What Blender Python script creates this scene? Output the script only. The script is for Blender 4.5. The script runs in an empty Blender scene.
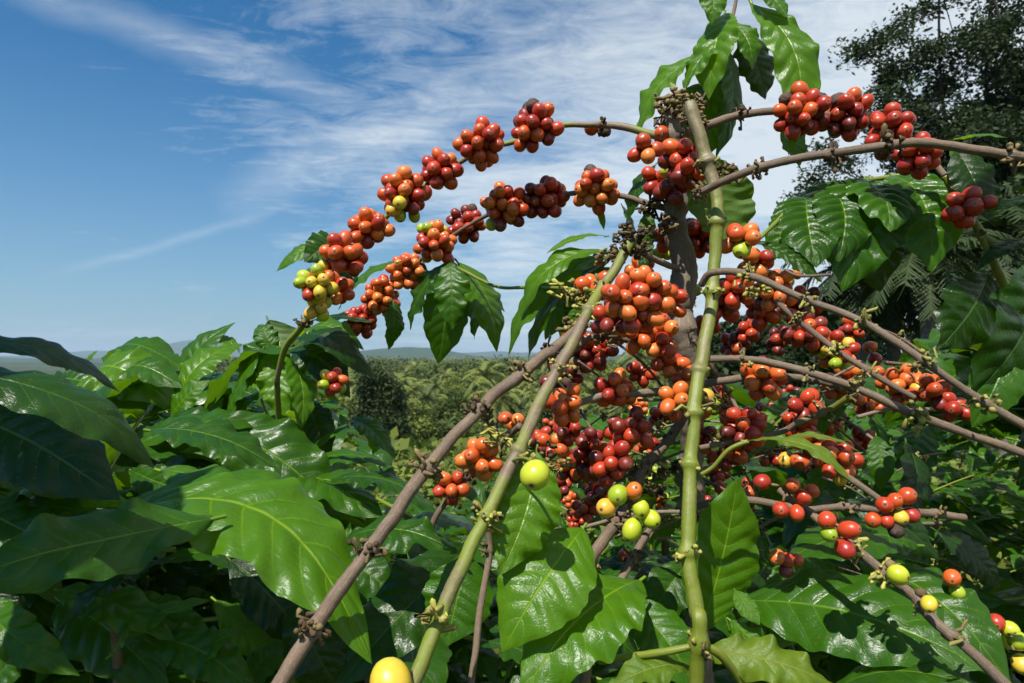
import bpy, math, random
import numpy as np
from mathutils import Vector, Matrix, noise as mnoise

RS = random.Random(11)
NR = np.random.RandomState(5)
sc = bpy.context.scene
COL = sc.collection
R = math.radians
ZC = 1.70          # camera height above the ground it stands on
F = 683.0          # focal length in picture pixels
HOR = 360.0

def P(px, py, d):
    return Vector(((px - 512.0) / F * d, d, ZC - (py - HOR) / F * d))
def PT(p):
    """a control point: (px, py, distance) or ('w', x, y, z)"""
    return Vector(p[1:]) if p[0] == 'w' else P(*p)
def proj(v):
    d = max(v[1], 1e-3)
    return 512 + v[0] / d * F, HOR - (v[2] - ZC) / d * F

# ------------------------------------------------------------------ object helpers
def link(o, parent=None):
    COL.objects.link(o)
    if parent is not None: o.parent = parent
    return o
def thing(name, label, cat, loc=(0, 0, 0), group=None):
    o = bpy.data.objects.new(name, None); link(o)
    o.location = loc; o.empty_display_size = .1
    o['label'] = label; o['category'] = cat
    if group: o['group'] = group
    return o
def mesh_np(name, V, Fc, mats, uv=None, mi=None, smooth=True):
    """V (n,3); Fc list/array of faces"""
    me = bpy.data.meshes.new(name)
    V = np.asarray(V, dtype=np.float32)
    if isinstance(Fc, np.ndarray):
        k = Fc.shape[1]; n = len(Fc)
        me.vertices.add(len(V)); me.vertices.foreach_set('co', V.ravel())
        me.loops.add(n * k); me.loops.foreach_set('vertex_index', Fc.ravel().astype(np.int32))
        me.polygons.add(n)
        me.polygons.foreach_set('loop_start', np.arange(0, n * k, k, dtype=np.int32))
        me.polygons.foreach_set('loop_total', np.full(n, k, dtype=np.int32))
    else:
        me.from_pydata([tuple(map(float, v)) for v in V], [], Fc)
    if uv is not None:
        l = me.uv_layers.new(name='UVMap')
        idx = np.empty(len(me.loops), dtype=np.int32); me.loops.foreach_get('vertex_index', idx)
        l.data.foreach_set('uv', np.asarray(uv, dtype=np.float32)[idx].ravel())
    for m in (mats if isinstance(mats, (list, tuple)) else [mats]): me.materials.append(m)
    if mi is not None: me.polygons.foreach_set('material_index', np.asarray(mi, dtype=np.int32))
    me.polygons.foreach_set('use_smooth', np.full(len(me.polygons), smooth, dtype=bool))
    me.update(); me.validate()
    return me
def obj(name, me, parent=None, mat=None):
    o = bpy.data.objects.new(name, me); link(o, parent)
    if mat is not None: o.matrix_local = mat
    return o
class MB:
    """collects pieces with the same face size"""
    def __init__(s): s.V = []; s.Q = []; s.U = []; s.M = []; s.n = 0
    def add(s, V, Q, U=None, m=0):
        V = np.asarray(V, dtype=np.float32); Q = np.asarray(Q, dtype=np.int64)
        s.V.append(V); s.Q.append(Q + s.n); s.n += len(V)
        s.U.append(np.zeros((len(V), 2)) if U is None else U); s.M.append(np.full(len(Q), m))
    def mesh(s, name, mats, smooth=True):
        return mesh_np(name, np.concatenate(s.V), np.concatenate(s.Q), mats, np.concatenate(s.U), np.concatenate(s.M), smooth)

# ------------------------------------------------------------------ materials
def mat(name):
    m = bpy.data.materials.new(name); m.use_nodes = True
    nt = m.node_tree; nt.nodes.clear()
    out = nt.nodes.new('ShaderNodeOutputMaterial')
    return m, nt, out
def N(nt, t, **kw):
    n = nt.nodes.new(t)
    for k, v in kw.items():
        if k.startswith('i_'): n.inputs[k[2:].replace('_', ' ')].default_value = v
        else: setattr(n, k, v)
    return n
def L(nt, a, b): nt.links.new(a, b)
def math_(nt, op, a, b=None, c=None, clamp=False):
    n = N(nt, 'ShaderNodeMath', operation=op, use_clamp=clamp)
    for i, v in enumerate((a, b, c)):
        if v is None: continue
        if hasattr(v, 'is_linked') or hasattr(v, 'links'): L(nt, v, n.inputs[i])
        else: n.inputs[i].default_value = v
    return n.outputs[0]
def mixc(nt, fac, a, b, blend='MIX'):
    n = N(nt, 'ShaderNodeMix', data_type='RGBA', blend_type=blend)
    for i, v in ((0, fac), (6, a), (7, b)):
        if hasattr(v, 'links'): L(nt, v, n.inputs[i])
        elif i == 0: n.inputs[0].default_value = v
        else: n.inputs[i].default_value = (*v, 1)
    return n.outputs[2]
def ramp(nt, src, p0, p1, c0=(0, 0, 0), c1=(1, 1, 1)):
    r = N(nt, 'ShaderNodeValToRGB'); L(nt, src, r.inputs[0])
    e = r.color_ramp.elements
    e[0].position = p0; e[1].position = p1; e[0].color = (*c0, 1); e[1].color = (*c1, 1)
    return r.outputs[0]
def noise_(nt, vec, scale, detail=3, rough=.5, dist=0):
    n = N(nt, 'ShaderNodeTexNoise'); n.inputs['Scale'].default_value = scale
    n.inputs['Detail'].default_value = detail; n.inputs['Roughness'].default_value = rough
    n.inputs['Distortion'].default_value = dist
    if vec is not None: L(nt, vec, n.inputs['Vector'])
    return n.outputs[0]

NV_PAIRS = 9
def leaf_mat(name, dark, mid, under, trans, veincol, rough=.3, tw=.25, blem=.0):
    m, nt, out = mat(name)
    uv = N(nt, 'ShaderNodeUVMap').outputs[0]
    sep = N(nt, 'ShaderNodeSeparateXYZ'); L(nt, uv, sep.inputs[0])
    u, v = sep.outputs[0], sep.outputs[1]
    av = math_(nt, 'ABSOLUTE', math_(nt, 'MULTIPLY_ADD', v, 2.0, -1.0))
    s = math_(nt, 'MULTIPLY', math_(nt, 'SUBTRACT', u, math_(nt, 'MULTIPLY', math_(nt, 'POWER', av, 1.2), .17)), NV_PAIRS + .0)
    tri = math_(nt, 'ABSOLUTE', math_(nt, 'SINE', math_(nt, 'MULTIPLY', s, math.pi)))   # 0 on a lateral vein
    lat = math_(nt, 'SUBTRACT', 1.0, math_(nt, 'MULTIPLY', tri, 5.5), clamp=True)
    latm = math_(nt, 'MULTIPLY', lat, math_(nt, 'SUBTRACT', 1.0, math_(nt, 'MULTIPLY', av, .9)), clamp=True)
    midv = math_(nt, 'SUBTRACT', 1.0, math_(nt, 'MULTIPLY', av, 24.0), clamp=True)
    vein = math_(nt, 'MAXIMUM', math_(nt, 'MULTIPLY', latm, .45), midv)
    tc = N(nt, 'ShaderNodeTexCoord').outputs['Object']
    oi = N(nt, 'ShaderNodeObjectInfo').outputs['Random']
    n1 = noise_(nt, tc, 9, 4, .6)
    f = math_(nt, 'ADD', math_(nt, 'MULTIPLY', oi, .5), math_(nt, 'MULTIPLY', n1, .7))
    base = mixc(nt, ramp(nt, f, .3, .9), dark, mid)
    fine = ramp(nt, noise_(nt, uv, 60, 3, .7), .35, .7)
    base = mixc(nt, math_(nt, 'MULTIPLY', fine, .22), base, tuple(c * 1.5 for c in mid))
    base = mixc(nt, vein, base, veincol)
    # worn margins and insect specks
    n2 = noise_(nt, tc, 22, 5, .7)
    edge = ramp(nt, math_(nt, 'ADD', av, math_(nt, 'MULTIPLY', n2, .25)), 1.06, 1.16)
    base = mixc(nt, math_(nt, 'MULTIPLY', edge, .6), base, (.20, .19, .04))
    vo = N(nt, 'ShaderNodeTexVoronoi'); vo.inputs['Scale'].default_value = 26; L(nt, tc, vo.inputs['Vector'])
    spot = math_(nt, 'MULTIPLY', math_(nt, 'LESS_THAN', vo.outputs['Distance'], .13), math_(nt, 'GREATER_THAN', noise_(nt, tc, 5, 2), .54 - blem))
    base = mixc(nt, math_(nt, 'MULTIPLY', spot, .7), base, (.11, .07, .02))
    geo = N(nt, 'ShaderNodeNewGeometry')
    back = geo.outputs['Backfacing']
    ucol = mixc(nt, vein, under, tuple(min(1, c * 1.5) for c in under))
    col = mixc(nt, back, base, ucol)
    rg = math_(nt, 'ADD', math_(nt, 'MULTIPLY', back, .25), math_(nt, 'MULTIPLY_ADD', noise_(nt, tc, 14, 4, .6), .26, rough - .13))
    bs = N(nt, 'ShaderNodeBsdfPrincipled')
    L(nt, col, bs.inputs['Base Color']); L(nt, rg, bs.inputs['Roughness'])
    bs.inputs['Specular IOR Level'].default_value = .28
    um = N(nt, 'ShaderNodeMapping'); um.inputs['Scale'].default_value = (2.2, 1, 1); L(nt, uv, um.inputs[0])
    ve = N(nt, 'ShaderNodeTexVoronoi', feature='DISTANCE_TO_EDGE'); ve.inputs['Scale'].default_value = 13; L(nt, um.outputs[0], ve.inputs['Vector'])
    cell = math_(nt, 'MINIMUM', ve.outputs['Distance'], .16)
    bh = math_(nt, 'ADD', math_(nt, 'MULTIPLY', vein, -.6), math_(nt, 'ADD', math_(nt, 'MULTIPLY', noise_(nt, uv, 38, 3, .6), .40), math_(nt, 'MULTIPLY', cell, .8)))
    bp = N(nt, 'ShaderNodeBump'); bp.inputs['Strength'].default_value = .55; bp.inputs['Distance'].default_value = .0012
    L(nt, bh, bp.inputs['Height']); L(nt, bp.outputs[0], bs.inputs['Normal'])
    tr = N(nt, 'ShaderNodeBsdfTranslucent')
    tcol = mixc(nt, math_(nt, 'MULTIPLY', vein, .5), trans, dark)
    L(nt, tcol, tr.inputs['Color'])
    mx = N(nt, 'ShaderNodeMixShader'); mx.inputs[0].default_value = tw
    L(nt, bs.outputs[0], mx.inputs[1]); L(nt, tr.outputs[0], mx.inputs[2]); L(nt, mx.outputs[0], out.inputs[0])
    return m

def bark_mat(name, c1, c2, c3, green=.0, rough=.75, scale=120, bump=.5, gup=0.0):
    c1, c2, c3 = [tuple(x * .84 for x in q) for q in (c1, c2, c3)]
    m, nt, out = mat(name)
    tc = N(nt, 'ShaderNodeTexCoord').outputs['Object']
    uvm = N(nt, 'ShaderNodeMapping'); uvm.inputs['Scale'].default_value = (scale * .35, 9, 1); L(nt, N(nt, 'ShaderNodeUVMap').outputs[0], uvm.inputs[0])
    n1 = noise_(nt, tc, scale * .3, 5, .65); n3 = noise_(nt, tc, scale * .12, 4, .6)
    st = noise_(nt, uvm.outputs[0], 1, 6, .75)
    n2 = math_(nt, 'MULTIPLY_ADD', st, .65, math_(nt, 'MULTIPLY', noise_(nt, tc, scale * 3.5, 4, .7), .35))
    c = mixc(nt, ramp(nt, n1, .35, .65), c1, c2)
    c = mixc(nt, math_(nt, 'MULTIPLY', ramp(nt, n2, .46, .64), .75), c, c3)
    c = mixc(nt, math_(nt, 'MULTIPLY', ramp(nt, n2, .46, .36), .55), c, tuple(x * .35 for x in c1))
    if green > 0:
        su = N(nt, 'ShaderNodeSeparateXYZ'); L(nt, N(nt, 'ShaderNodeUVMap').outputs[0], su.inputs[0])
        g_ = math_(nt, 'MULTIPLY_ADD', su.outputs[0], gup, n3)
        c = mixc(nt, ramp(nt, g_, .5 - green * .35, .62 - green * .35), c, (.13, .165, .010))
        c = mixc(nt, math_(nt, 'MULTIPLY', ramp(nt, n2, .50, .62), .6), c, (.24, .19, .10))
    bs = N(nt, 'ShaderNodeBsdfPrincipled'); bs.inputs['Roughness'].default_value = rough
    L(nt, c, bs.inputs['Base Color'])
    bp = N(nt, 'ShaderNodeBump'); bp.inputs['Strength'].default_value = bump; bp.inputs['Distance'].default_value = .12 / scale
    L(nt, n2, bp.inputs['Height']); L(nt, bp.outputs[0], bs.inputs['Normal']); L(nt, bs.outputs[0], out.inputs[0])
    return m

def cherry_mat(name, c1, c2, stemc, rough=.30, dry=False):
    c1, c2, stemc = [tuple(x * 1.0 for x in q) for q in (c1, c2, stemc)]
    m, nt, out = mat(name)
    tc = N(nt, 'ShaderNodeTexCoord').outputs['Object']
    oi = N(nt, 'ShaderNodeObjectInfo').outputs['Random']
    sep = N(nt, 'ShaderNodeSeparateXYZ'); L(nt, tc, sep.inputs[0])
    off = N(nt, 'ShaderNodeVectorMath', operation='ADD'); L(nt, tc, off.inputs[0])
    cmb = N(nt, 'ShaderNodeCombineXYZ'); L(nt, oi, cmb.inputs[0]); L(nt, oi, cmb.inputs[1]); L(nt, cmb.outputs[0], off.inputs[1])
    n1 = noise_(nt, off.outputs[0], 110, 3, .6); n2 = noise_(nt, off.outputs[0], 900, 3, .7)
    f = math_(nt, 'ADD', math_(nt, 'MULTIPLY', oi, .8), math_(nt, 'MULTIPLY', n1, .5))
    c = mixc(nt, ramp(nt, f, .25, 1.0), c1, c2)
    # paler towards the stalk end (object -z)
    g = math_(nt, 'MULTIPLY_ADD', sep.outputs[2], -80.0, math_(nt, 'MULTIPLY_ADD', n1, .8, -.55), clamp=True)
    c = mixc(nt, math_(nt, 'MULTIPLY', g, .7), c, stemc)
    c = mixc(nt, math_(nt, 'MULTIPLY', ramp(nt, n2, .58, .8), .25), c, tuple(x * .45 for x in c1))
    # navel at +z
    d = math_(nt, 'SQRT', math_(nt, 'ADD', math_(nt, 'POWER', sep.outputs[0], 2.0), math_(nt, 'POWER', sep.outputs[1], 2.0)))
    up = math_(nt, 'GREATER_THAN', sep.outputs[2], 0.002)
    ring = math_(nt, 'MULTIPLY', math_(nt, 'LESS_THAN', d, .0012), up)
    halo = math_(nt, 'MULTIPLY', math_(nt, 'LESS_THAN', d, .0020), up)
    c = mixc(nt, math_(nt, 'MULTIPLY', halo, .35), c, (.40, .24, .12))
    c = mixc(nt, math_(nt, 'MULTIPLY', ring, .85), c, (.05, .025, .012))
    dust = ramp(nt, noise_(nt, off.outputs[0], 420, 5, .75), .56, .70); c = mixc(nt, math_(nt, 'MULTIPLY', dust, .22), c, (.45, .33, .22))
    bs = N(nt, 'ShaderNodeBsdfPrincipled'); L(nt, c, bs.inputs['Base Color'])
    L(nt, math_(nt, 'MULTIPLY_ADD', ramp(nt, n1, .3, .7), .22, rough - .06), bs.inputs['Roughness'])
    if not dry:
        bs.inputs['Subsurface Weight'].default_value = .12
        bs.inputs['Subsurface Radius'].default_value = (1, .35, .1)
        bs.inputs['Subsurface Scale'].default_value = .003
    bp = N(nt, 'ShaderNodeBump'); bp.inputs['Strength'].default_value = .9 if dry else .12
    bp.inputs['Distance'].default_value = .0015 if dry else .0005
    L(nt, noise_(nt, off.outputs[0], 330, 4, .7), bp.inputs['Height'])
    L(nt, bp.outputs[0], bs.inputs['Normal']); L(nt, bs.outputs[0], out.inputs[0])
    return m

def plain_mat(name, c1, c2, rough=.8, scale=5, tw=0, trans=(.1, .2, .02), bump=0, island=False, spec=.3, iw=(.35, .35, .3)):
    m, nt, out = mat(name)
    tc = N(nt, 'ShaderNodeTexCoord').outputs['Object']
    if island:
        g = N(nt, 'ShaderNodeNewGeometry').outputs['Random Per Island']
        oi = N(nt, 'ShaderNodeObjectInfo').outputs['Random']
        f = math_(nt, 'ADD', math_(nt, 'MULTIPLY', g, iw[0]), math_(nt, 'ADD', math_(nt, 'MULTIPLY', oi, iw[1]), math_(nt, 'MULTIPLY', noise_(nt, tc, scale, 3), iw[2])))
    else: f = noise_(nt, tc, scale, 5, .6)
    c = mixc(nt, ramp(nt, f, .25, .75), c1, c2)
    bs = N(nt, 'ShaderNodeBsdfPrincipled'); bs.inputs['Roughness'].default_value = rough
    bs.inputs['Specular IOR Level'].default_value = spec
    L(nt, c, bs.inputs['Base Color'])
    if bump:
        bp = N(nt, 'ShaderNodeBump'); bp.inputs['Strength'].default_value = .6; bp.inputs['Distance'].default_value = bump
        L(nt, noise_(nt, tc, scale * 4, 4), bp.inputs['Height']); L(nt, bp.outputs[0], bs.inputs['Normal'])
    if tw:
        tr = N(nt, 'ShaderNodeBsdfTranslucent'); tr.inputs[0].default_value = (*trans, 1)
        mx = N(nt, 'ShaderNodeMixShader'); mx.inputs[0].default_value = tw
        L(nt, bs.outputs[0], mx.inputs[1]); L(nt, tr.outputs[0], mx.inputs[2]); L(nt, mx.outputs[0], out.inputs[0])
    else: L(nt, bs.outputs[0], out.inputs[0])
    return m

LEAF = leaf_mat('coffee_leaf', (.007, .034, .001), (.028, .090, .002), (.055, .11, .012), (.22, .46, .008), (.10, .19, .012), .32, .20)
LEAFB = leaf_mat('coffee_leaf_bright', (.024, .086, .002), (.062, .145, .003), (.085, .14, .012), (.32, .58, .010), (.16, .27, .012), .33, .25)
LEAFD = leaf_mat('coffee_leaf_deep', (.003, .015, .001), (.012, .044, .002), (.04, .08, .010), (.13, .24, .004), (.05, .10, .012), .30, .14)  # deep green; also puts shade into the colour of leaves in dark gaps
LEAFY = leaf_mat('coffee_leaf_yellowing', (.055, .12, .008), (.13, .18, .014), (.2, .22, .03), (.45, .42, .02), (.25, .26, .05), .4, .3, .08)
LM = {'n': LEAF, 'b': LEAFB, 'd': LEAFD, 'y': LEAFY}
BARK = bark_mat('brown_bark', (.14, .085, .052), (.26, .17, .105), (.55, .45, .33), 0, .75, 120, .9)
BARKG = bark_mat('greenish_bark', (.20, .13, .07), (.24, .17, .10), (.42, .36, .26), .30, .6)
BARKP = bark_mat('grey_bark', (.22, .165, .11), (.33, .26, .185), (.48, .41, .32), 0, .85)
GREEN = bark_mat('green_stem', (.16, .22, .03), (.24, .28, .04), (.3, .26, .1), .9, .42, 60, .2)
MIXST = bark_mat('olive_stem', (.20, .17, .05), (.26, .19, .10), (.42, .36, .22), .12, .45, 100, .6, .55)
RED = cherry_mat('ripe_cherry', (.27, .014, .008), (.46, .045, .012), (.56, .15, .02))
REDO = cherry_mat('orange_red_cherry', (.38, .038, .010), (.54, .095, .014), (.56, .20, .03))
ORA = cherry_mat('orange_cherry', (.56, .105, .018), (.62, .17, .028), (.60, .33, .05))
DRK = cherry_mat('overripe_cherry', (.11, .010, .009), (.20, .022, .014), (.3, .07, .03), .35)
YEL = cherry_mat('yellow_cherry', (.52, .42, .03), (.62, .34, .04), (.40, .45, .05))
GRN = cherry_mat('green_cherry', (.24, .34, .015), (.42, .46, .025), (.30, .42, .04), .22)
BLK = cherry_mat('dried_cherry', (.025, .014, .012), (.06, .028, .018), (.08, .05, .03), .6, True)
BUD = plain_mat('dried_flower_bits', (.035, .018, .010), (.20, .15, .06), .75, 160, island=True)
BUDG = plain_mat('green_flower_buds', (.10, .07, .03), (.36, .34, .07), .6, 160, island=True)

# ------------------------------------------------------------------ leaf geometry
def leaf_arrays(nu, nv, w, arch=.1, droop=.0, fold=.15, wave=.08, wk=3, twist=0, bend=0, q=.010, seed=0, petiole=.05):
    rs = np.random.RandomState(seed)
    u = np.linspace(0, 1, nu + 1)[:, None]; v = np.linspace(-1, 1, nv + 1)[None, :]
    prof = (4 * u * (1 - u) + 1e-9) ** .84 * (1 - .42 * np.clip((u - .74) / .26, 0, 1) ** 1.2) * (1 + .06 * np.sin(math.pi * u * 2))
    h = w * .5 * prof
    av = np.abs(v)
    ph = rs.rand(4) * 6.28
    # wandering outline
    h = h * (1 + .035 * np.sin(6.28 * (u * 4.3) + ph[0] + 2 * np.sign(v)) * av + .025 * np.sin(6.28 * u * 9 + ph[1] - np.sign(v)))
    s = (u - .17 * av ** 1.2) * NV_PAIRS
    quilt = q * 1.5 * (np.abs(np.sin(math.pi * s)) ** .65 - .5) * np.clip(av * 5, 0, 1) * (1 - .35 * av) * prof
    ruffle = wave * w * .5 * prof ** .5 * av ** 2 * (np.sin(6.28 * (u * wk) + ph[2] * np.sign(v)) + .45 * np.sin(6.28 * u * wk * 2.1 + ph[3] + np.sign(v)))
    ft = fold * (1 - .6 * u)
    y = v * h * np.cos(ft) ; z = av * h * np.sin(ft) * 1.0 + quilt + ruffle
    z = z - .10 * w * av ** 2.4 * prof              # margins roll down
    x = u + 0 * v
    # the lateral veins sweep the blade slightly
    ang = twist * (u - .35)
    y2 = y * np.cos(ang) - z * np.sin(ang); z2 = y * np.sin(ang) + z * np.cos(ang)
    cz = arch * np.sin(math.pi * u ** .85) + droop * (-(np.clip(u - .55, 0, 1) ** 2) * 2.2 + 2.2 * .45 ** 2 * u)
    z3 = z2 + cz; y3 = y2 + bend * np.sin(math.pi * u)
    V = np.stack([x, y3, z3], -1).reshape(-1, 3)
    U = np.stack([u + 0 * v, v * .5 + .5 + 0 * u], -1).reshape(-1, 2)
    i = np.arange(nu)[:, None] * (nv + 1) + np.arange(nv)[None, :]
    Q = np.stack([i, i + nv + 1, i + nv + 2, i + 1], -1).reshape(-1, 4)
    if petiole > 0:
        k = 6; a = np.arange(k) / k * 6.283; r = .011
        ring = []
        for t in (-petiole, -petiole * .4, .03):
            ring.append(np.stack([np.full(k, t), r * np.cos(a), r * np.sin(a) - .004 + (arch * .9 * t if t > 0 else arch * 2.2 * t)], -1))
        PV = np.concatenate(ring); n0 = len(V)
        PQ = []
        for j in range(2):
            for c in range(k):
                PQ.append([n0 + j * k + c, n0 + j * k + (c + 1) % k, n0 + (j + 1) * k + (c + 1) % k, n0 + (j + 1) * k + c])
        V = np.concatenate([V, PV]); Q = np.concatenate([Q, np.array(PQ)]); U = np.concatenate([U, np.tile([[.5, .5]], (len(PV), 1))])
    return V, Q, U

def leaf_matrix(b, t, nrm):
    x = (t - b); ln = x.length; x = x / ln
    n = Vector(nrm); z = (n - x * n.dot(x))
    if z.length < 1e-3: z = Vector((0, 0, 1)) - x * x.z
    z.normalize(); y = z.cross(x)
    M = Matrix((( x.x, y.x, z.x), (x.y, y.y, z.y), (x.z, y.z, z.z))).to_4x4()
    return Matrix.Translation(b) @ M @ Matrix.Scale(ln, 4)
NRM = {'f': (0, -1, .3), 'u': (0, -.4, 1), 'm': (-.1, -.75, .75), 'd': (0, 1, .25), 'l': (-.7, -.6, .6), 'r': (.7, -.6, .5), 'g': (0, -.2, 1), 'b': (0, .7, -.5)}
LEAFCOUNT = {}
def leaf(parent, b, t, w=.45, nrm='m', mt='n', name='leaf', **kw):
    """one leaf of its own from base to tip (picture points with a distance)"""
    sd = RS.randrange(1 << 20); rr = random.Random(sd)
    B, T = PT(b), PT(t)
    n = Vector(NRM[nrm]) + Vector((rr.uniform(-.2, .2), rr.uniform(-.15, .15), rr.uniform(-.15, .15)))
    par = dict(arch=rr.uniform(.05, .13), droop=rr.uniform(0, .3), fold=rr.uniform(.08, .35), wave=rr.uniform(.05, .15), wk=rr.uniform(2.2, 4.2),
               twist=rr.uniform(-.5, .5), bend=rr.uniform(-.06, .06), q=.012, seed=sd)
    par.update(kw)
    V, Q, U = leaf_arrays(90, 18, w, **par)
    me = mesh_np('leaf', V, Q, LM[mt], U)
    LEAFCOUNT[parent.name] = LEAFCOUNT.get(parent.name, 0) + 1
    return obj(name, me, parent, parent.matrix_world.inverted() @ leaf_matrix(B, T, n) if False else leaf_matrix(B, T, n))
FILLV = []
for k in range(14):
    rr = random.Random(100 + k)
    FILLV.append(leaf_arrays(46, 10, rr.uniform(.34, .44), arch=rr.uniform(.05, .18), droop=rr.uniform(0, .4), fold=rr.uniform(.1, .4), wave=rr.uniform(.05, .17),
                             wk=rr.uniform(2, 3.5), twist=rr.uniform(-.6, .6), bend=rr.uniform(-.07, .07), q=.014, seed=k, petiole=.06))
FILLM = {}
def fill_leaf(parent, B, T, n, mt='n', sink=None):
    k = RS.randrange(len(FILLV)); M = leaf_matrix(B, T, n)
    if sink is None:
        key = (k, mt)
        if key not in FILLM: FILLM[key] = mesh_np('leaf', FILLV[k][0], FILLV[k][1], LM[mt], FILLV[k][2])
        return obj('leaf', FILLM[key], parent, M)
    V, Q, U = FILLV[k]
    A = np.array(M); sink.add(V @ A[:3, :3].T + A[:3, 3], Q, U)

# ------------------------------------------------------------------ stems
def smooth_path(pts, rad, step=.004):
    n = len(pts); out = []; ro = []
    for i in range(n - 1):
        p0 = pts[max(i - 1, 0)]; p1 = pts[i]; p2 = pts[i + 1]; p3 = pts[min(i + 2, n - 1)]
        m = max(2, min(110, int((p2 - p1).length / step)))
        for j in range(m):
            t = j / m
            out.append(.5 * ((2 * p1) + (p2 - p0) * t + (2 * p0 - 5 * p1 + 4 * p2 - p3) * t * t + (3 * p1 - p0 - 3 * p2 + p3) * t ** 3))
            ro.append(rad[i] * (1 - t) + rad[i + 1] * t)
    out.append(pts[-1]); ro.append(rad[-1])
    return out, ro
def tube_arrays(path, rad, seg=14, bump=.05, seed=0):
    P_ = np.array([tuple(p) for p in path]); n = len(P_)
    T = np.gradient(P_, axis=0); T /= np.linalg.norm(T, axis=1)[:, None] + 1e-12
    up = np.array([.31, -.83, .46]); X = np.cross(T, up); X /= np.linalg.norm(X, axis=1)[:, None] + 1e-12
    Y = np.cross(T, X)
    a = np.arange(seg) / seg * 2 * math.pi
    rs = np.random.RandomState(seed)
    arr = np.cumsum(rs.randn(n, 1) * .5, axis=0); lump = 1 + bump * (np.sin(a[None, :] * 2 + arr * .3 + 1) * .5 + rs.randn(n, seg) * .35)
    rr = np.array(rad)[:, None] * lump
    V = P_[:, None, :] + rr[:, :, None] * (np.cos(a)[None, :, None] * X[:, None, :] + np.sin(a)[None, :, None] * Y[:, None, :])
    V = V.reshape(-1, 3)
    i = np.arange(n - 1)[:, None] * seg; c = np.arange(seg)[None, :]; c2 = (c + 1) % seg
    Q = np.stack([i + c, i + c2, i + seg + c2, i + seg + c], -1).reshape(-1, 4)
    arc = np.concatenate([[0], np.cumsum(np.linalg.norm(np.diff(P_, axis=0), axis=1))])
    global LAST_UV
    LAST_UV = np.concatenate([np.stack([np.repeat(arc, seg), np.tile(np.abs(np.arange(seg) / seg - .5) * 2, n)], -1), [[0, 0], [arc[-1], 0]]])
    # caps
    V = np.concatenate([V, P_[[0]], P_[[-1]]]); n0 = n * seg
    cap = [[n0, (k + 1) % seg, k, k] for k in range(0)]
    capq = []
    for k in range(0, seg, 2):
        capq.append([n0, (k + 2) % seg, k + 1, k]); b = (n - 1) * seg
        capq.append([n0 + 1, b + k, b + k + 1, b + (k + 2) % seg])
    return V, np.concatenate([Q, np.array(capq)])
def stem(parent, pts, r, mt, nodes=(), name='branch', swell=1.35, buds=14, budmat=None, budsize=1.0, seg=14, step=.0022):
    P3 = [PT(p) for p in pts]
    rad = list(r) if isinstance(r, (list, tuple)) else [r] * len(P3)
    if len(rad) == 2 and len(P3) != 2: rad = [rad[0] + (rad[1] - rad[0]) * i / (len(P3) - 1) for i in range(len(P3))]
    path, ro = smooth_path(P3, rad, step)
    sd = RS.randrange(1 << 20); rr = random.Random(sd)
    # small crookedness
    for i, p in enumerate(path):
        k = mnoise.noise_vector(p * 24 + Vector((sd % 97, 0, 0))); k2 = mnoise.noise_vector(p * 70 + Vector((0, sd % 97, 0)))
        path[i] = p + k * ro[i] * .5 + k2 * ro[i] * .14; ro[i] *= 1 + .12 * mnoise.noise(p * 40 + Vector((0, 0, sd % 89)))
    ni = []
    for nd in nodes:
        best = min(range(len(path)), key=lambda i: (lambda q: (q[0] - nd[0]) ** 2 + (q[1] - nd[1]) ** 2)(proj(path[i])) if path[i][1] > .05 else 1e9)
        ni.append(best)
    acc = [0.0]
    for i in range(1, len(path)): acc.append(acc[-1] + (path[i] - path[i - 1]).length)
    R0 = list(ro)
    for j in ni:
        for i in range(len(path)):
            dd = (acc[i] - acc[j]) / (R0[j] * .55)
            if abs(dd) < 3: ro[i] = R0[i] * (1 + (swell - 1) * (math.exp(-dd * dd * 1.6) if dd > 0 else math.exp(-dd * dd * .5)))
    V, Q = tube_arrays(path, ro, seg, .07, sd)
    o = obj(name, mesh_np(name, V, Q, mt, LAST_UV), parent)
    for j in ni:
        if buds: bud_clump(o, path[j], (path[min(j + 1, len(path) - 1)] - path[max(j - 1, 0)]).normalized(), ro[j] * .8, int(buds * rr.uniform(.3, 1.6)), budmat or BUD, budsize * rr.uniform(.75, 1.2))
    return o, path
def bud_clump(parent, c, ax, r, n, m, size=1.0):
    """dried flower and stalk remains round a node"""
    mb = MB(); rr = RS
    for k in range(n):
        d = Vector((rr.gauss(0, 1), rr.gauss(0, 1), rr.gauss(0, 1))); d -= ax * d.dot(ax) * .85
        if d.length < .1: continue
        d.normalize()
        ln = rr.choice((rr.uniform(.003, .006), rr.uniform(.004, .011))) * size; b = c + d * r * .7 + ax * rr.uniform(-.0045, .0045) * size
        kink = Vector((rr.gauss(0, 1), rr.gauss(0, 1), rr.gauss(0, 1))) * ln * .25
        e = b + d * ln
        rb = rr.uniform(.0006, .0012) * size; rt = rr.uniform(.0008, .0023) * size
        pts = [b, b + d * ln * .5 + kink, e - d * ln * .18, e]
        V, Q = tube_arrays(pts, [rb, rb * .9, rt, rt * .35], 6, .15, rr.randrange(9999))
        mb.add(V, Q)
    if mb.n: return obj('bud_clump', mb.mesh('bud_clump', m), parent)

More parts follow.
